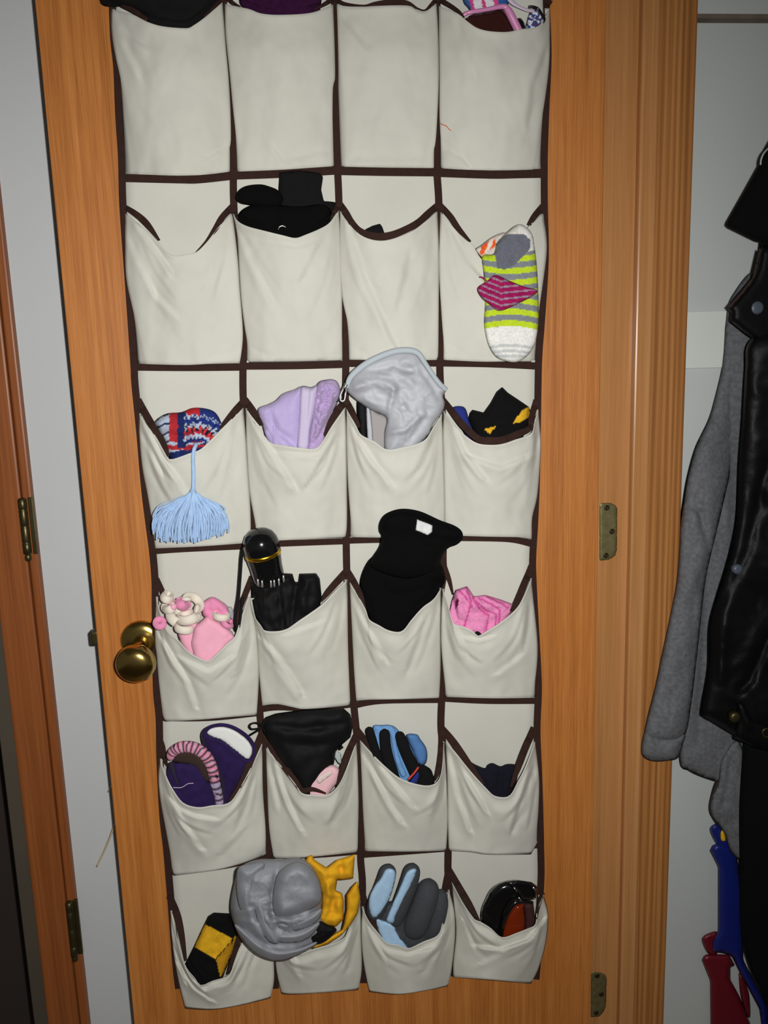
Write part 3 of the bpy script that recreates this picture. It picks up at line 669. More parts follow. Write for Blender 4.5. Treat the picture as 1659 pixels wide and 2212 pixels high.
o=ptube('orange_thread',[(951,266,.026),(958,270,.027),(964,272,.028),(970,279,.028),(977,283,.029),(987,281,.03)],.8,'orange',None,seg=6)
tagit(o,'loose orange thread clinging to the top right pocket','thread')

# ------------------------------------------------------------------ row two
g1=thing('knit_glove',P(640,440,.02),'black knit glove with its ribbed cuff standing up in the second row','glove')
inflate('cuff',[(604,372),(648,368),(690,373),(698,382),(694,410),(699,432),(712,450),(690,470),(620,468),(602,440),(602,404)],.017,.009,'black',g1,4,22,wob=(.003,.05),rnd=False)
inflate('palm',[(590,450),(640,436),(720,436),(728,452),(700,500),(660,540),(600,540)],.014,.006,'black',g1,5,25,wob=(.004,.04),pocket=(1,1))
g2=thing('fleece_glove',P(570,480,.03),'black fleece glove with finger lump to the left and a metal clip, second row','glove')
inflate('thumb',[(510,430),(513,415),(530,402),(560,398),(580,402),(602,412),(612,432),(596,448),(560,446),(533,442),(520,439)],.033,.012,'blackfleece',g2,4,18,wob=(.003,.06))
inflate('palm',[(512,470),(533,447),(570,440),(640,446),(700,442),(716,466),(690,500),(640,535),(580,530),(530,500)],.032,.011,'blackfleece',g2,5,25,wob=(.004,.05),pocket=(1,1))
ptube('clip',[(601,496,.049),(604,490,.050),(611,488,.050),(617,491,.050)],1.5,'chrome',g2,seg=8)
o=inflate('strap_tab',[(790,495),(806,487),(821,483),(826,490),(831,505),(835,545),(800,545)],.020,.004,'black',None,4,10,rnd=False,pocket=(1,2))
tagit(o,'small black tab peeking over the brown rim of a second-row pocket','tab')
def sockcol(x,y):
    if inpoly(np.array([[x,y]]),[(1069,548),(1071,527),(1092,507),(1112,505),(1132,505),(1145,518),(1146,536),(1128,556),(1112,572),(1092,582),(1074,580)])[0]: return (104,106,116)
    yy=y+6*math.sin((x-1040)/120*math.pi)*( -1 if y<640 else 1.3)
    if y<530 and x>1120: return (226,224,218)
    if x>1132 and y<545-(x-1132)*.2: return (224,222,214)
    if yy>712:
        return (196,198,196) if any(abs(yy-k)<3.2 for k in (754,766,776)) else (232,230,224)
    if y<512: return (214,208,198)
    k=((yy-548)/12.6)%2
    return (190,214,44) if k<1 else (128,132,138)
sk=thing('ankle_sock',P(1105,770,.03),'lime and grey striped sock with white toe hanging over the second row right pocket','sock')
def sd(x,y): return .030 if y>600 else .030-.000*(600-y)
inflate('foot',[(1042,553),(1045,591),(1048,653),(1046,700),(1054,741),(1070,769),(1092,780),(1117,782),(1139,769),(1155,744),(1162,710),(1164,669),(1161,591),(1155,534),(1148,503),(1123,484),(1095,502),(1073,525),(1066,548)],.044,.009,'knit',sk,2.6,16,back=.9,wob=(.002,.05),col=sockcol)
def cuffcol(x,y):
    k=abs((y-612)-.42*(x-1032)*(1 if x<1085 else -.25)+40)%13
    return (150,142,156) if k<3.2 else (158,26,88)
inflate('cuff',[(1032,622),(1052,607),(1070,594),(1100,606),(1133,619),(1161,627),(1150,640),(1107,662),(1078,672),(1060,660),(1040,642)],.056,.007,'knit',sk,2.5,14,back=.6,wob=(.003,.08),cr=[([(1050,622),(1090,630),(1140,628)],-.005,8)],col=cuffcol)
ptube('loose_yarn',[(1052,608,.058),(1044,600,.058),(1036,598,.057)],1.2,'knit',sk,seg=6,colf=lambda a,b:(158,26,88))
def orcol(x,y):
    k=((x*.85+y*.35)/8.5)%2
    if inpoly(np.array([[x,y]]),[(1030,540),(1042,530),(1068,512),(1072,530),(1040,552)])[0]: return (232,92,40) if k<1.15 else (226,214,200)
    return (206,196,186)
o=inflate('ankle_sock',[(1028,539),(1042,528),(1060,514),(1080,504),(1092,504),(1088,530),(1076,556),(1050,566),(1040,556)],.036,.006,'knit',None,2.6,10,back=.9,col=orcol)
tagit(o,'orange and white striped sock end tucked behind the lime sock','sock')

# ------------------------------------------------------------------ row three
def nordic(x,y):
    x+=5*noise.noise((x*.07,y*.07,1)); y+=5*noise.noise((x*.07,y*.07,7)); cx,cy=423,978; r=math.hypot(x-cx,(y-cy)*1.05); a=math.atan2(y-cy,x-cx)
    zig=3.5*abs(((a*8)%2)-1)*2
    if x>398 and y<955:
        r+=zig
        if r<22: return (18,18,30)
        if r<30: return (170,40,48)
        if r<38: return (30,46,110)
        if r<46: return (176,186,204)
        if r<53: return (170,40,48)
        if r<60: return (24,26,46) if (a*9)%2<1 else (206,60,64)
        if r<72: return (176,186,204) if (int(x/5)+int(y/5))%3 else (30,40,60)
        if r<82: return (34,50,120)
        if r<90: return (184,192,208) if (int(x/4)+int(y/6))%2 else (40,60,120)
        return (196,40,48) if x<430 else (36,52,120)
    k=x*.95-y*.22
    t=(k-115)%400
    if 383<x<402 and y<968: return (30,42,92)
    if 366<x<384 and y<955: return (176,44,50)
    if y>978-.15*(x-365): return (30,42,92)
    if y>962: return (176,44,50) if y<972 else (180,190,206)
    if ((x*.5+y)/7)%3<.8: return (28,36,70)
    return (176,186,204)
ht=thing('knit_hat',P(415,985,.04),'red white and blue patterned knit cap with a light blue tassel hanging down','hat')
inflate('crown',[(333,917),(340,905),(361,893),(392,890),(416,881),(443,882),(464,890),(476,908),(478,923),(465,950),(450,985),(415,1020),(380,1015),(364,985),(350,955),(340,932)],.027,.018,'knit',ht,2.6,22,wob=(.004,.06),cr=[([(345,935),(385,945),(420,965)],-.004,7),([(420,900),(400,940),(422,968)],-.004,7)],col=nordic,pocket=(2,0))
ptube('tassel_cord',[(424,960,.046),(419,972,.052),(417,990,.053),(418,1030,.053),(417,1064,.053)],[4,4.2,4,4,4],'yarn',ht)
V_,F_=[],[]
tips=[(334,1152),(340,1164),(352,1168),(364,1170),(385,1170),(412,1171),(430,1167),(449,1162),(470,1158),(489,1150)]
tp=resample(tips,95)
for i in range(190):
    k=(i*37)%95; tx,ty=tp[k]; tx+=random.uniform(-5,5); ty+=random.uniform(-10,4)
    lay=(i%5)/4.0
    if i%4==0: ty-=random.uniform(8,40)
    sx=417+(k/94-.5)*24; sy=1062+abs(k/94-.5)*16+random.uniform(-3,8)
    w=(k/94-.5)*2
    m1=(sx+(tx-sx)*.52+w*11+random.uniform(-5,5), sy+(ty-sy)*.34)
    m2=(sx+(tx-sx)*.86+w*7+random.uniform(-5,5), sy+(ty-sy)*.7)
    dd=.050+lay*.011*(1-abs(w)*.5)
    pts=spline([P(sx,sy,dd+.002),P(m1[0],m1[1],dd+.004),P(m2[0],m2[1],dd+.001),P(tx,ty,dd-.002)],3)
    b=len(V_); n_=len(pts)
    for j,p in enumerate(pts):
        rr=.0019*(1-.3*j/n_)
        for q in range(5):
            w_=2*math.pi*q/5; V_.append((p[0]+rr*math.cos(w_),p[1]+rr*math.sin(w_),p[2]))
    for j in range(n_-1):
        for q in range(5): F_.append((b+j*5+q,b+j*5+(q+1)%5,b+(j+1)*5+(q+1)%5,b+(j+1)*5+q))
mesh('tassel',V_,F_,'yarn',ht)
ptube('tassel_knot',[(417,1056,.054),(417,1064,.055),(417,1074,.055)],[4.5,8,10],'yarn',ht)

lm=thing('fleece_mitten',P(640,965,.03),'lavender fleece mitten with plush cuff in the third row','mitten')
inflate('hand',[(557,884),(581,872),(596,864),(611,850),(636,841),(654,838),(652,900),(645,985),(610,1005),(584,975),(566,917)],.026,.018,'lav',lm,4,30,wob=(.004,.04),cr=[([(584,895),(592,925),(640,962)],-.006,8)],pocket=(2,1))
inflate('thumb',[(586,922),(593,912),(605,936),(638,962),(635,990),(600,990),(584,957)],.031,.012,'lav',lm,4,16,wob=(.002,.08),pocket=(2,1))
inflate('ribbon_band',[(648,838),(672,836),(688,834),(683,880),(672,930),(664,995),(640,990),(644,900)],.031,.016,'lavband',lm,3.5,16,cr=[([(660,838),(652,962)],-.003,4),([(667,838),(659,962)],-.003,3)],pocket=(2,1))
inflate('plush_cuff',[(683,836),(692,823),(704,820),(717,819),(729,825),(735,844),(729,871),(715,905),(703,938),(690,985),(662,990),(668,930),(676,880)],.032,.022,'lavfuzz',lm,3,22,wob=(.012,.16),cr=[([(690,850),(676,960)],-.003,5)],pocket=(2,1))

pc=thing('nylon_pouch',P(860,965,.04),'pale grey crumpled nylon pouch with zipper in the third row','pouch')
def pd(x,y): return .034 if y<900 else .034-.00006*(y-900)
inflate('shell',[(749,836),(759,812),(786,788),(819,770),(853,757),(883,754),(904,762),(914,777),(931,803),(949,827),(964,842),(957,856),(961,873),(955,892),(937,915),(928,936),(912,955),(890,976),(850,985),(832,978),(830,935),(834,902),(800,885),(774,868),(753,850)],pd,.020,'nylon',pc,3.2,34,wob=(.005,.028),crump=(.0035,.017),
 cr=[([(770,838),(810,824),(850,836),(872,862)],.008,10),([(850,842),(842,880),(836,910)],.007,7),([(862,848),(872,880)],-.007,8),([(790,862),(815,880),(835,895)],.006,9),([(830,935),(870,930),(915,895)],.007,8),([(872,965),(905,925),(922,890)],-.006,10),([(800,800),(850,790),(890,800)],-.005,8),([(905,790),(935,835),(950,860)],-.006,7),([(850,800),(890,830)],.006,10)],pocket=None)
inflate('lining',[(798,878),(814,890),(838,902),(840,940),(828,990),(802,990),(798,940)],.024,.005,'nylonlin',pc,4,10)
inflate('lining_edge',[(791,876),(799,882),(805,930),(806,985),(798,985),(793,940)],.031,.003,'nylon',pc,3,5)
ptube('zipper_tape',[(749,838,.046),(758,814,.048),(786,789,.050),(819,771,.051),(853,759,.052),(884,757,.053),(904,764,.053),(918,784,.052),(934,808,.05),(950,829,.048),(964,842,.045)],[4.5,6,6.5,6.5,6.5,6.5,6,5,5,5,5],'ziptape',pc,flat=.7)
ptube('zipper_pull',[(744,834,.05),(740,842,.051),(735,856,.052),(737,866,.052),(744,864,.052),(746,852,.052),(748,842,.051)],2.2,'chrome',pc,closed=True,seg=8)
ptube('zipper_slider',[(748,830,.05),(744,838,.051)],[4.5,4],'chrome',pc,seg=8)
o=inflate('sunglasses_case',[(771,868),(780,869),(794,880),(794,950),(790,985),(782,985),(774,930)],.024,.008,'blacknylon',None,4,9,pocket=(2,2))
tagit(o,'black strip standing beside the grey nylon pouch in its pocket','case')
def bycol(x,y):
    p=np.array([[x,y]])
    if inpoly(p,[(1143,878),(1126,888),(1108,915),(1124,912),(1142,902),(1146,890)])[0]: return (222,172,40)
    if inpoly(p,[(1046,927),(1071,921),(1058,938)])[0]: return (222,172,40)
    return (14,14,15)
o=inflate('knit_toque',[(1012,905),(1015,892),(1021,885),(1045,891),(1060,870),(1073,846),(1085,836),(1097,848),(1121,864),(1143,879),(1147,892),(1141,920),(1110,990),(1060,995),(1030,950)],.024,.017,'knit',None,2.8,24,wob=(.003,.05),rnd=False,col=bycol,pocket=(2,3))
tagit(o,'black knit toque with yellow patches in the third row right pocket','hat')
o=inflate('knit_mitten',[(978,880),(994,877),(1006,883),(1014,908),(1030,950),(1012,948),(996,925),(980,895)],.019,.008,'blue',None,3.5,12,pocket=(2,3))
tagit(o,'royal blue knit mitten left of the black and yellow toque','mitten')

# ------------------------------------------------------------------ row four
ps=thing('fleece_hat',P(440,1420,.04),'pink fleece hat with cream and pink ribbon fringe in the fourth row','hat')
inflate('pink_fold',[(448,1329),(478,1346),(502,1365),(508,1378),(490,1400),(470,1440),(440,1455),(418,1420),(411,1390),(418,1355)],.038,.012,'pinkf',ps,4,18,rnd=False,pocket=(3,0))
inflate('pink_back',[(383,1362),(400,1350),(420,1342),(440,1360),(436,1400),(440,1440),(420,1440),(395,1400)],.030,.010,'pinkf',ps,4,14,pocket=(3,0))
inflate('pink_wing',[(436,1310),(440,1300),(458,1289),(478,1298),(493,1312),(500,1340),(470,1350),(440,1332)],.030,.011,'pinkd',ps,4,14,wob=(.004,.07))
def loop(nm,cx,cy,rx,ry,rot,rad,mt,d=.045,a0=0,a1=360,dz=.012):
    pts=[]
    for k in range(13):
        a=math.radians(a0+(a1-a0)*k/12); x=rx*math.cos(a); y=ry*math.sin(a)
        pts.append((cx+x*math.cos(rot)-y*math.sin(rot),cy+x*math.sin(rot)+y*math.cos(rot),d+dz*math.sin(a*1.0)))
    ptube(nm,pts,rad,mt,ps,flat=.55,n=3)
loop('fringe',361,1290,10,6,.4,9,'cream',.042)
loop('fringe',364,1312,9,6,-.5,9,'cream',.044)
loop('fringe',417,1302,17,11,.7,10,'cream',.045,150,400)
loop('fringe',386,1335,19,11,.5,11,'cream',.046,90,330)
loop('fringe',406,1334,18,6,-.2,11,'cream',.050)
loop('fringe',398,1356,17,6,.1,9,'cream',.047,20,200)
loop('fringe',478,1330,15,5,.1,8,'cream',.042)
loop('fringe',396,1304,9,6,1.0,10,'pinkd',.043)
loop('fringe',374,1306,7,6,0,6,'pinkf',.045)
loop('fringe',345,1346,8,8,0,7.5,'pinkd',.046,dz=.004)
loop('fringe',492,1345,12,7,.6,6,'pinkd',.042)
inflate('clear_clip',[(490,1313),(499,1311),(505,1322),(506,1338),(498,1336)],.040,.003,'clear',ps,3,5)

um=thing('folding_umbrella',P(620,1360,.03),'black folding umbrella with gold-banded handle standing in the fourth row','umbrella')
A_=P(560,1160,.050); B_=P(583,1256,.038)
ax_=B_-A_; ln=np.linalg.norm(ax_)
lathe('handle',A_,ax_,[(-.012,.0),(-.0115,.006),(-.009,.0135),(-.004,.0200),(.004,.0242),(.012,.0255),(.024,.0252),(.034,.0240),(.045,.0228),(.056,.0226),(ln-.004,.0222),(ln,.020)],'blackplastic',um,32)
lathe('gold_band',A_,ax_,[(.0215,.0250),(.0217,.0258),(.0275,.0255),(.0277,.0248)],'gold',um,32)
ptube('wrist_strap',[(545,1165,.048),(527,1180,.042),(522,1200,.040),(519,1240,.040),(515,1290,.042),(508,1330,.046),(508,1352,.046),(513,1362,.042),(519,1335,.040),(524,1290,.036)],[3,3,3.4,3.4,3.4,3.4,3.4,3.4,3,3],'blacknylon',um,flat=.6)
inflate('canopy',[(542,1256),(560,1250),(600,1240),(614,1238),(632,1239),(637,1257),(645,1257),(647,1239),(683,1238),(691,1250),(695,1289),(690,1320),(650,1380),(600,1400),(570,1385),(552,1330),(543,1290)],.027,.017,'blacknylon',um,4,22,rnd=False,wob=(.005,.05),cr=[([(600,1260),(612,1350)],-.005,6),([(640,1262),(630,1345)],-.005,6),([(665,1250),(655,1320)],.004,8)],pocket=(3,1))
for k,(x,y) in enumerate(((557,1257),(566,1260),(585,1260),(592,1259),(602,1256),(612,1249))):
    ptube('rib_tip',[(x,y-6,.064),(x+1,y+8,.060)],[1.6,2.6],'ribs',um,seg=8,n=2)

c1=thing('fleece_boot',P(880,1180,.05),'black fleece boot top with a square white label standing above the fourth row','slipper')
inflate('shaft',[(822,1137),(828,1119),(850,1104),(874,1101),(907,1107),(949,1125),(982,1137),(997,1149),(999,1161),(988,1173),(961,1191),(940,1230),(880,1250),(820,1235),(800,1215),(822,1176)],.050,.030,'blackfleece',c1,5,36,wob=(.004,.04),cr=[([(835,1150),(900,1165),(980,1170)],-.008,12)])
ptube('rim_roll',[(824,1138,.066),(832,1118,.066),(852,1107,.066),(876,1104,.067),(908,1110,.067),(948,1128,.066),(980,1140,.065),(994,1152,.064),(992,1166,.062),(972,1176,.064),(925,1172,.070),(870,1164,.072),(832,1154,.07)],5,'blackfleece',c1,closed=True)
inflate('label',[(901,1122),(918,1128),(935,1135),(934,1150),(924,1157),(910,1151),(897,1146)],.084,.002,'label',c1,3,3,rnd=False,wob=(.001,.1))
c2=inflate('fleece_boot',[(804,1203),(840,1190),(900,1192),(940,1200),(955,1222),(961,1240),(960,1258),(940,1292),(905,1322),(880,1375),(850,1395),(815,1380),(798,1338),(786,1305),(777,1267),(785,1231)],.030,.020,'blackfleece',None,5,34,wob=(.005,.04),cr=[([(790,1260),(860,1290),(930,1270)],-.005,10)],pocket=(3,2))
tagit(c2,'black fleece boot lower down in the same pocket, under the labelled boot top','slipper')
def pkcol(x,y):
    p=np.array([[x,y]])
    if inpoly(p,[(984,1318),(983,1300),(988,1290),(992,1296),(988,1312)])[0]: return (120,16,70)
    for l_ in ([(1006,1268),(1018,1300),(1010,1330),(1002,1356)],[(1022,1290),(1035,1315),(1055,1330),(1050,1362)],[(1035,1292),(1062,1305),(1080,1318),(1078,1345)],[(1050,1288),(1080,1302),(1096,1312)],[(1030,1300),(1050,1318),(1072,1326),(1070,1352)],[(990,1274),(1006,1290),(1020,1310)]):
        if segdist(p,l_)[0][0]<2.0: return (206,84,150)
    return (230,142,186)
o=inflate('knit_glove',[(970,1332),(976,1297),(985,1274),(1009,1266),(1024,1288),(1048,1285),(1082,1295),(1108,1305),(1105,1322),(1075,1370),(1035,1395),(1000,1375),(975,1350)],.034,.014,'knit',None,2.6,18,wob=(.005,.06),rnd=False,cr=[([(1022,1290),(1035,1315),(1055,1330),(1050,1362)],-.003,4),([(1035,1292),(1062,1305),(1080,1318),(1078,1345)],-.003,4)],col=pkcol,pocket=(3,3))
tagit(o,'pink knit glove with darker pink lines in the fourth row right pocket','glove')
o=inflate('knit_scrap',[(1028,1358),(1046,1360),(1046,1380),(1036,1392),(1026,1376)],.046,.003,'black',None,3,6)
tagit(o,'black cloth scrap under the pink glove','cloth')

# ------------------------------------------------------------------ row five
s1=thing('slipper',P(410,1735,.04),'dark purple slipper with pink zebra plush trim in the fifth row','slipper')
inflate('toe',[(361,1655),(370,1645),(400,1640),(436,1650),(458,1688),(468,1722),(462,1765),(420,1785),(392,1765),(368,1700),(361,1676)],.032,.020,'violet',s1,4,28,wob=(.003,.05),pocket=(4,0))
inflate('inner',[(374,1646),(384,1628),(406,1622),(428,1630),(446,1655),(452,1690),(436,1680),(424,1660),(400,1650)],.046,.004,'brownlinshade',s1,4,10)
def zeb(a,b):
    k=math.sin(a*150+math.sin(b*6.28)*1.2)
    if k>.25: return (236,150,176) if a<.72 else (196,180,214)
    if k>-.35: return (206,176,196)
    return (36,24,36) if a>.1 else (206,150,180)
fingertube('plush_trim',[(368,1642,.040),(374,1625,.043),(392,1614,.045),(418,1615,.046),(442,1630,.047),(457,1656,.046),(465,1690,.043),(473,1728,.036),(476,1750,.030)],[9,12,13,13,13,12,11,10,9],'fur',s1,colf=zeb)
ptube('stitch_line',[(374,1701,.052),(392,1701,.054),(406,1693,.055),(418,1692,.055)],.9,'lilac',s1,seg=6)
s2=thing('slipper',P(500,1730,.04),'dark purple slipper with white fleece lining showing, fifth row','slipper')
inflate('upper',[(433,1592),(439,1575),(459,1565),(482,1562),(508,1570),(534,1588),(549,1608),(546,1636),(534,1662),(505,1722),(492,1760),(482,1750),(476,1690),(461,1648),(442,1622)],.030,.018,'violet',s2,4,24,wob=(.003,.05),pocket=(4,0))
inflate('lining',[(446,1583),(456,1573),(480,1570),(505,1577),(532,1596),(545,1616),(543,1632),(534,1641),(508,1623),(482,1602),(456,1592)],.047,.003,'whitefleece',s2,3.5,8)
ptube('rim_piping',[(442,1586,.050),(453,1571,.050),(480,1566,.051),(507,1573,.052),(535,1592,.052),(549,1614,.05),(546,1634,.048),(533,1644,.048),(507,1627,.05),(481,1606,.052),(454,1595,.052)],4,'violet',s2,closed=True)

bp_=thing('fleece_pouch',P(660,1690,.04),'black drawstring bag bulging over the second pocket of the fifth row','bag')
inflate('body',[(566,1562),(574,1549),(595,1541),(653,1533),(740,1528),(757,1543),(763,1567),(757,1593),(734,1613),(724,1626),(722,1648),(700,1700),(680,1740),(650,1740),(632,1690),(609,1650),(589,1612),(568,1580)],.030,.024,'blacknylon',bp_,5,36,wob=(.006,.03),rnd=False,cr=[([(572,1565),(660,1575),(750,1560)],-.006,9),([(590,1600),(660,1610),(730,1605)],-.004,10)],pocket=None)
ptube('cord_loop',[(568,1570,.034),(556,1562,.035),(544,1563,.035),(539,1569,.035),(544,1575,.035),(556,1574,.035),(566,1572,.034)],2.2,'blacknylon',bp_,closed=True,seg=8)
ptube('cord_end',[(560,1576,.030),(550,1582,.028),(540,1588,.024)],[3,2.6,2.6],'blacknylon',bp_,seg=8)
ptube('cord_lock',[(732,1618,.030),(740,1612,.030)],[4,4],'blackplastic',bp_,seg=10)
inflate('care_tag',[(725,1620),(737,1628),(738,1652),(731,1650),(722,1636)],.027,.0015,'tag',bp_,3,3,rnd=False)
pk=thing('fleece_mitten',P(700,1700,.04),'pale pink fleece mitten end below the black bag','mitten')
inflate('shell',[(653,1696),(667,1675),(696,1658),(719,1652),(735,1665),(731,1686),(712,1714),(700,1745),(672,1740),(660,1712)],.040,.012,'blush',pk,3.5,14,pocket=None)
inflate('lining',[(683,1686),(690,1676),(706,1667),(718,1664),(716,1674),(700,1686),(690,1694)],.0515,.0015,'blushlin',pk,3,5)

gb=thing('knit_glove',P(860,1690,.04),'black and blue gripper glove with several fingers in the fifth row','glove')
inflate('palm',[(800,1600),(830,1600),(880,1640),(925,1657),(936,1675),(938,1692),(920,1740),(860,1735),(825,1670)],.024,.010,'black',gb,5,18,pocket=(4,2))
inflate('back_panel',[(806,1570),(822,1566),(850,1568),(872,1592),(905,1640),(912,1680),(880,1700),(835,1660),(812,1610)],.030,.006,'steelblue',gb,4,12,pocket=(4,2))
fingertube('finger',[(796,1570,.034),(805,1600,.036),(822,1650,.034),(840,1690,.026)],[9,10,11,10],'black',gb)
fingertube('finger',[(830,1574,.036),(834,1620,.040),(848,1670,.040),(862,1710,.03)],[12,13,13,12],'black',gb)
fingertube('finger',[(860,1580,.038),(874,1618,.042),(894,1662,.042),(910,1700,.034)],[11,13,14,13],'black',gb)
fingertube('finger_side',[(811,1566,.030),(816,1600,.034),(824,1650,.036)],[6,6,5],'steelblue',gb)
fingertube('finger_side',[(836,1569,.030),(848,1582,.036),(853,1615,.040),(862,1650,.044),(874,1678,.044)],[8,7,5,6,7],'steelblue',gb)
inflate('thumb',[(878,1588),(900,1586),(908,1596),(921,1616),(923,1638),(917,1652),(903,1650),(890,1620)],.034,.010,'midblue',gb,3.5,12)
inflate('cuff',[(898,1654),(910,1650),(925,1658),(936,1675),(938,1692),(915,1716),(880,1700)],.038,.006,'black',gb,3.5,10)
ptube('red_piping',[(904,1657,.052),(896,1668,.053),(882,1684,.054)],2.2,'redstripe',gb,seg=8)
inflate('blue_patch',[(902,1668),(906,1676),(900,1692),(888,1694),(886,1688)],.049,.002,'blue',gb,3,4)
o=inflate('knit_glove',[(996,1620),(1008,1634),(1021,1648),(1047,1659),(1053,1652),(1064,1648),(1081,1655),(1096,1650),(1117,1654),(1118,1680),(1105,1720),(1095,1770),(1065,1770),(1045,1710),(1018,1672)],.024,.014,'navy',None,4,16,wob=(.003,.06),cr=[([(1080,1655),(1082,1715)],-.005,5)],pocket=(4,3))
tagit(o,'dark navy knit gloves folded low in the fifth row right pocket','glove')

# ------------------------------------------------------------------ row six
def ykcol(x,y):
    p=np.array([[x,y]])
    if inpoly(p,[(444,1997),(503,2028),(465,2071),(419,2045)])[0]: return (226,172,34)
    if inpoly(p,[(467,2073),(499,2034),(503,2046),(490,2085),(476,2112)])[0]: return (206,150,30)
    if inpoly(p,[(506,2022),(514,2026),(500,2068),(497,2060)])[0]: return (220,166,34)
    return (13,13,14)
o=inflate('knit_sock',[(450,1979),(462,1971),(496,1973),(507,2000),(514,2022),(500,2066),(492,2085),(476,2125),(440,2150),(424,2130),(400,2083),(420,2043),(434,2012)],.028,.018,'knit',None,2.6,20,rnd=False,wob=(.003,.05),cr=[([(448,2070),(466,2072),(500,2030)],.003,6)],col=ykcol,pocket=(5,0))
tagit(o,'black sock with a broad yellow band in the bottom left pocket','sock')
jk=thing('packed_jacket',P(620,2060,.05),'crumpled grey nylon jacket with yellow fleece collar in the bottom row','jacket')
for o_ in (s1,s2): o_['group']='purple slippers in the fifth row'
for o_ in (c1,c2): o_['group']='black fleece boots in the fourth row'
inflate('shell',[(498,1959),(504,1917),(517,1877),(540,1861),(570,1855),(606,1856),(645,1853),(673,1867),(692,1903),(697,1945),(694,1975),(705,1995),(728,2009),(706,2032),(676,2047),(645,2062),(623,2074),(598,2077),(567,2070),(540,2053),(520,2028),(504,1992)],.064,.048,'greynylon',jk,3.2,70,back=.75,wob=(.010,.022),crump=(.004,.016),
 cr=[([(600,1870),(590,1930),(588,1970),(600,2000)],-.010,9),([(545,1960),(562,1990),(580,2020)],-.009,8),([(590,1975),(640,1960),(685,1930)],-.013,9),([(600,1990),(650,1985),(690,1975)],.009,9),([(610,2000),(630,2030)],-.009,7),([(520,2000),(570,2040),(640,2040),(690,2020)],-.009,8),([(560,1870),(540,1930),(545,1990)],.007,10),([(640,1880),(670,1920),(680,1950)],.008,14),([(640,2010),(690,2005)],-.012,10),([(600,1940),(640,1945)],.006,9),([(530,1880),(515,1960)],-.006,8)])
for poly,dd,th in (([(602,1884),(640,1861),(672,1876),(691,1908),(694,1945),(676,1962),(640,1978),(604,1986),(589,1960),(591,1920)],.098,.022),
  ([(600,1992),(640,1984),(692,1962),(690,1984),(664,2003),(622,2012),(604,2006)],.098,.013),
  ([(596,2012),(640,2010),(690,1992),(672,2022),(640,2036),(600,2034)],.096,.012),
  ([(548,1940),(560,1936),(588,1992),(602,2034),(584,2036),(560,2004)],.100,.012),
  ([(512,1880),(540,1866),(572,1866),(556,1910),(548,1960),(552,1990),(534,1985),(514,1950)],.092,.014),
  ([(506,1998),(530,2006),(590,2042),(650,2044),(690,2032),(650,2061),(600,2076),(560,2064),(530,2038)],.084,.016)):
    inflate('fold',poly,dd+.008,th*.95,'greynylon',jk,2.6,26,back=.9,wob=(.006,.03),crump=(.0011,.03),pw=.95)
inflate('crevice_shade',[(668,2004),(690,1990),(706,1996),(727,2008),(706,2032),(684,2040),(668,2026)],.088,.006,'blacknylon',jk,3.2,12,crump=(.002,.08))  # black patch put in as the shade of the crevice between folds
inflate('collar',[(658,1863),(664,1850),(674,1846),(679,1857),(706,1874),(728,1857),(767,1845),(765,1870),(763,1898),(737,1901),(729,1900),(725,1923),(739,1929),(743,1946),(742,1986),(725,2003),(700,1998),(688,1985),(695,1960),(695,1931),(687,1900),(673,1876)],.064,.014,'yellow',jk,3.5,18,rnd=False,wob=(.006,.06),cr=[([(718,1945),(714,1970)],-.008,8),([(700,1880),(712,1930)],.006,9),([(735,1862),(738,1896)],-.005,6)])
inflate('collar_flap',[(748,1933),(760,1915),(773,1903),(779,1939),(773,1973),(756,2001),(737,2021),(709,2040),(676,2050),(676,2042),(700,2028),(739,2008),(748,1965)],.060,.012,'yellow',jk,3.5,12,rnd=False,wob=(.003,.06))

sg=thing('ski_glove',P(880,2040,.04),'charcoal and ice blue ski glove in the third pocket of the bottom row','glove')
inflate('palm',[(806,1985),(812,1960),(850,1945),(905,1945),(955,1925),(964,1960),(957,1995),(935,2030),(915,2070),(880,2085),(845,2060),(820,2020)],.030,.018,'charcoal',sg,4.5,26,wob=(.003,.05),pocket=(5,2))
fingertube('finger',[(842,1866,.036),(832,1905,.042),(815,1955,.042),(812,1985,.036)],[19,22,24,22],'charcoal',sg)
fingertube('finger',[(893,1864,.036),(884,1905,.044),(864,1960,.046),(848,2000,.04)],[19,22,21,20],'charcoal',sg)
fingertube('finger',[(928,1897,.036),(922,1935,.046),(904,1985,.050),(890,2025,.044)],[23,28,30,28],'charcoal',sg)
fingertube('finger',[(950,1920,.030),(952,1955,.040),(940,2000,.042),(925,2030,.036)],[14,18,20,18],'charcoal',sg)
inflate('blue_panel',[(822,1897),(832,1879),(845,1876),(855,1884),(853,1905),(842,1940),(822,1975),(806,1983),(797,1965),(797,1940),(808,1915)],.050,.006,'iceblue',sg,3.5,12)
inflate('blue_panel',[(876,1888),(886,1878),(899,1877),(897,1892),(876,1940),(856,1978),(850,1995),(834,1990),(842,1965),(862,1920)],.052,.006,'iceblue',sg,3.5,9)
inflate('blue_panel',[(812,1985),(826,1988),(850,1997),(858,2015),(880,2045),(886,2054),(858,2052),(832,2040),(818,2012)],.047,.004,'iceblue',sg,3.5,9)
go=thing('ski_goggles',P(1105,2020,.04),'black ski goggles with amber lens in the bottom right pocket','goggles')
inflate('frame',[(1052,2030),(1040,1990),(1040,1966),(1048,1944),(1062,1919),(1087,1904),(1120,1901),(1137,1914),(1134,1946),(1116,1954),(1104,1966),(1092,1992),(1084,2022),(1080,2040)],.040,.017,'blackplastic',go,3.5,22,pocket=(5,3))
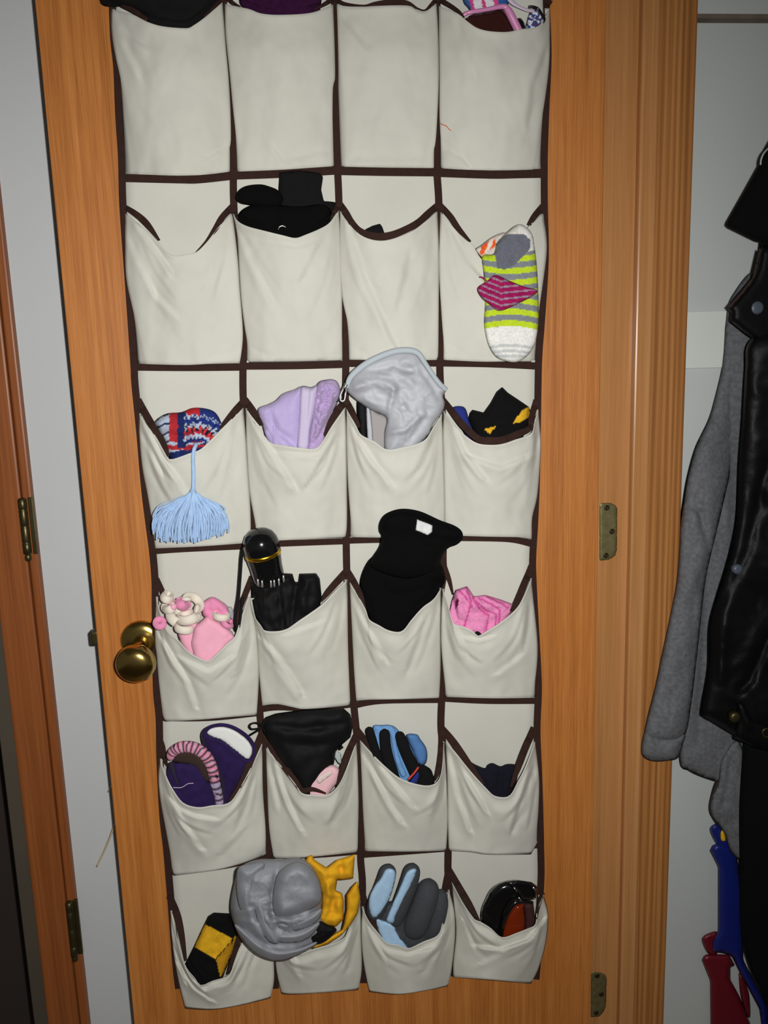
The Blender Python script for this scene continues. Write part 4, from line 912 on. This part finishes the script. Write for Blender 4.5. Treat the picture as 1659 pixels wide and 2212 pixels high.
ptube('lens_rim',[(1082,2028,.050),(1086,2000,.056),(1096,1972,.060),(1110,1952,.061),(1130,1946,.059),(1150,1950,.054)],[5,5,5.5,5.5,5,4],'blackplastic',go)
inflate('lens',[(1080,2035),(1086,2005),(1097,1975),(1112,1954),(1132,1950),(1136,1990),(1134,2030),(1105,2045)],.046,.008,'amber',go,4,20,rnd=False)
inflate('foam',[(1130,1952),(1152,1950),(1157,1990),(1150,2020),(1132,2030),(1134,1990)],.042,.006,'maroon',go,4,10,rnd=False)
inflate('strap_mount',[(1090,1906),(1120,1901),(1148,1905),(1161,1915),(1158,1942),(1130,1946),(1122,1936),(1112,1920)],.062,.005,'blackplastic',go,3.5,8,rnd=False)
for x,y in ((1114,1921),(1124,1942),(1155,1920)):
    ptube('rivet',[(x-4,y-4,.069),(x+3,y+4,.069)],[2,2.4],'chrome',go,seg=8,n=2)

# ------------------------------------------------------------------ straws poking out behind the door
for pts,lab in (([(250,1686,-.040),(243,1696,-.075),(234,1710,-.092)],'short tan straw poking from behind the door edge, the upper one'),([(254,1760,-.040),(247,1784,-.074),(229,1830,-.088),(209,1872,-.095)],'long tan straw poking from behind the door edge, the lower one')):
    tagit(ptube('straw',pts,2.0,'straw',None,seg=8),lab,'straw','straws behind the door edge')

# ------------------------------------------------------------------ coats on the right
gs=thing('grey_sweatshirt',P(1500,1600,.0),'heather grey sweatshirt hanging with one long sleeve over the pine jamb','sweatshirt')
inflate('body',[(1581,640),(1640,600),(1650,900),(1640,1300),(1620,1680),(1590,1700),(1552,1690),(1515,1678),(1487,1664),(1468,1642),(1470,1500),(1478,1300),(1482,1200),(1478,1092),(1485,1034),(1501,972),(1519,932),(1533,900),(1547,854),(1561,794),(1566,727),(1568,700)],-.070,.015,'heather',gs,9,60,back=.6,wob=(.006,.012),cr=[([(1500,1000),(1530,1250),(1510,1600)],-.010,12),([(1560,950),(1570,1200)],.008,14),([(1478,1093),(1512,1100)],-.006,5),([(1515,1115),(1535,1180)],-.008,8)])
inflate('sleeve',[(1533,902),(1519,932),(1501,972),(1485,1034),(1476,1092),(1470,1139),(1468,1189),(1461,1262),(1447,1334),(1429,1417),(1414,1489),(1396,1560),(1396,1592),(1440,1605),(1479,1590),(1494,1515),(1505,1424),(1515,1334),(1523,1262),(1534,1207),(1555,1120),(1580,1010),(1604,880),(1608,760),(1590,715),(1570,722),(1564,760),(1559,800),(1546,855)],lambda x,y:-.064+.044*min(1,max(0,(y-900)/290))-.012*max(0,min(1,(1150-y)/150))*max(0,min(1,(x-1530)/50)),.018,'heather',gs,6,34,back=.8,wob=(.008,.014),crump=(.002,.012),cr=[([(1476,1094),(1500,1092),(1514,1108)],-.007,6),([(1514,1110),(1534,1190)],-.008,7),([(1534,1195),(1512,1260)],-.007,6),([(1500,1290),(1495,1450)],-.004,8)])
inflate('cuff',[(1394,1580),(1420,1590),(1455,1590),(1480,1584),(1474,1612),(1465,1637),(1447,1643),(1414,1645),(1392,1637),(1385,1619)],-.020,.0185,'heather',gs,5,30,back=.7,wob=(.003,.05))
inflate('lower_sleeve',[(1560,1640),(1595,1600),(1620,1690),(1612,1846),(1582,1844),(1567,1804),(1552,1781),(1540,1766),(1534,1742),(1540,1715),(1552,1690)],-.056,.009,'heather',gs,6,24,back=.6,wob=(.006,.03),cr=[([(1580,1640),(1562,1740)],-.006,7)])
inflate('shadow_strip',[(1545,1690),(1556,1692),(1548,1740),(1556,1785),(1540,1768),(1532,1742)],-.062,.010,'brownlinshade',gs,5,8)  # dark brown strip painted in as the shadow left of the sleeve

bc=thing('black_coat',P(1620,2100,.0),'long black wool coat hanging at the right edge behind the leather jacket','coat')
inflate('body',[(1640,540),(1700,300),(1900,200),(1900,2350),(1680,2350),(1662,2195),(1620,2090),(1602,2010),(1598,1850),(1597,1760),(1600,1690),(1612,1500),(1625,1200),(1630,800)],-.034,.017,'coat',bc,14,60,back=.8,wob=(.01,.008))
inflate('shoulder_flap',[(1666,300),(1646,335),(1642,354),(1607,417),(1569,484),(1575,491),(1638,522),(1680,524),(1800,520),(1800,200),(1720,210)],-.005,.016,'coat',bc,8,30,back=.7,rnd=False)
ptube('hanging_loop',[(1662,318,.008),(1650,331,.012),(1644,345,.012),(1643,356,.01)],1.8,'tag',bc,seg=8)
lj=thing('leather_jacket',P(1600,1600,.02),'black leather jacket with brass snap and dark flap at the right edge','jacket')
inflate('collar_tab',[(1645,530),(1635,580),(1626,602),(1600,634),(1572,664),(1580,675),(1577,693),(1613,722),(1640,740),(1760,760),(1760,520)],.012,.012,'leather',lj,7,22,back=.7,rnd=False)
inflate('flap_lining',[(1640,536),(1645,540),(1632,600),(1605,636),(1580,664),(1571,664),(1600,630),(1625,600)],.024,.004,'brownlinshade',lj,4,5,rnd=False)
lathe('collar_button',P(1635,665,.0225),(0,-1,0),[(0,.0095),(.002,.009),(.003,.006),(.0032,0)],'greybtn',lj,20)
inflate('body',[(1620,735),(1700,700),(1900,700),(1900,1610),(1659,1620),(1600,1595),(1540,1560),(1519,1547),(1515,1533),(1530,1442),(1533,1352),(1548,1290),(1573,1207),(1591,1117),(1597,990),(1604,900),(1610,800)],.008,.022,'leather',lj,8,44,back=.6,wob=(.008,.012),crump=(.0025,.012),cr=[([(1659,1000),(1610,1200),(1560,1300)],-.008,12),([(1560,1400),(1557,1470)],.010,7),([(1659,1380),(1620,1470),(1600,1490)],-.012,9),([(1580,1230),(1560,1380)],.008,14)])
inflate('waist_band',[(1592,1500),(1600,1510),(1625,1550),(1670,1570),(1800,1600),(1800,1640),(1670,1625),(1625,1610),(1585,1595),(1590,1560)],.030,.014,'leather',lj,6,16,back=.8,rnd=False,cr=[([(1596,1505),(1618,1570)],.008,5)])
lathe('brass_snap',P(1588,1549,.040),(0,-1,0),[(-.01,.0085),(.001,.0085),(.003,.007),(.0035,.003),(.0035,0)],'oldbrass',lj,20)
ptube('eyelet',[(1656+9*math.cos(a),1583+9*math.sin(a),.046) for a in np.linspace(0,2*math.pi,9)[:-1]],2.4,'oldbrass',lj,closed=True,seg=8)
lathe('sleeve_snap',P(1594,1230,.034),(0,-1,0),[(-.01,.0075),(.001,.0075),(.002,.004),(.002,0)],'greybtn',lj,18)

bf=thing('blue_plastic_frame',P(1580,2060,-.04),'blue plastic frame with two rounded lobes hanging below the grey sleeve','plastic frame')
inflate('upper_lobe',[(1534,1793),(1540,1782),(1552,1780),(1566,1800),(1580,1830),(1562,1838),(1545,1818)],-.074,.008,'bluepl',bf,4,9,back=.9)
inflate('frame_bar',[(1534,1837),(1540,1825),(1552,1821),(1576,1826),(1592,1850),(1604,1930),(1606,2074),(1635,2130),(1660,2175),(1660,2260),(1648,2230),(1641,2179),(1617,2134),(1596,2095),(1582,2066),(1563,2059),(1540,2056),(1540,2035),(1552,2011),(1552,1873)],-.073,.008,'bluepl',bf,6,12,back=.9,rnd=False)
inflate('yellow_spot',[(1556,1800),(1562,1792),(1568,1806),(1568,1817),(1558,1816)],-.066,.004,'yelpl',bf,3,4)
rf=thing('red_plastic_frame',P(1560,2200,-.05),'red plastic frame with two rounded lobes at the bottom right corner','plastic frame')
inflate('upper_lobe',[(1516,2032),(1520,2022),(1530,2016),(1548,2012),(1556,2030),(1548,2062),(1528,2058)],-.090,.007,'redpl',rf,4,9,back=.9)
inflate('frame_bar',[(1516,2074),(1519,2066),(1526,2061),(1575,2062),(1588,2086),(1578,2090),(1578,2116),(1599,2155),(1622,2214),(1632,2260),(1535,2260),(1535,2200),(1534,2119)],-.090,.007,'redpl',rf,5,12,back=.9,rnd=False)
inflate('inner_prong',[(1596,2102),(1604,2110),(1618,2146),(1621,2196),(1612,2190),(1600,2150)],-.090,.006,'redpl',rf,4,7,back=.9)
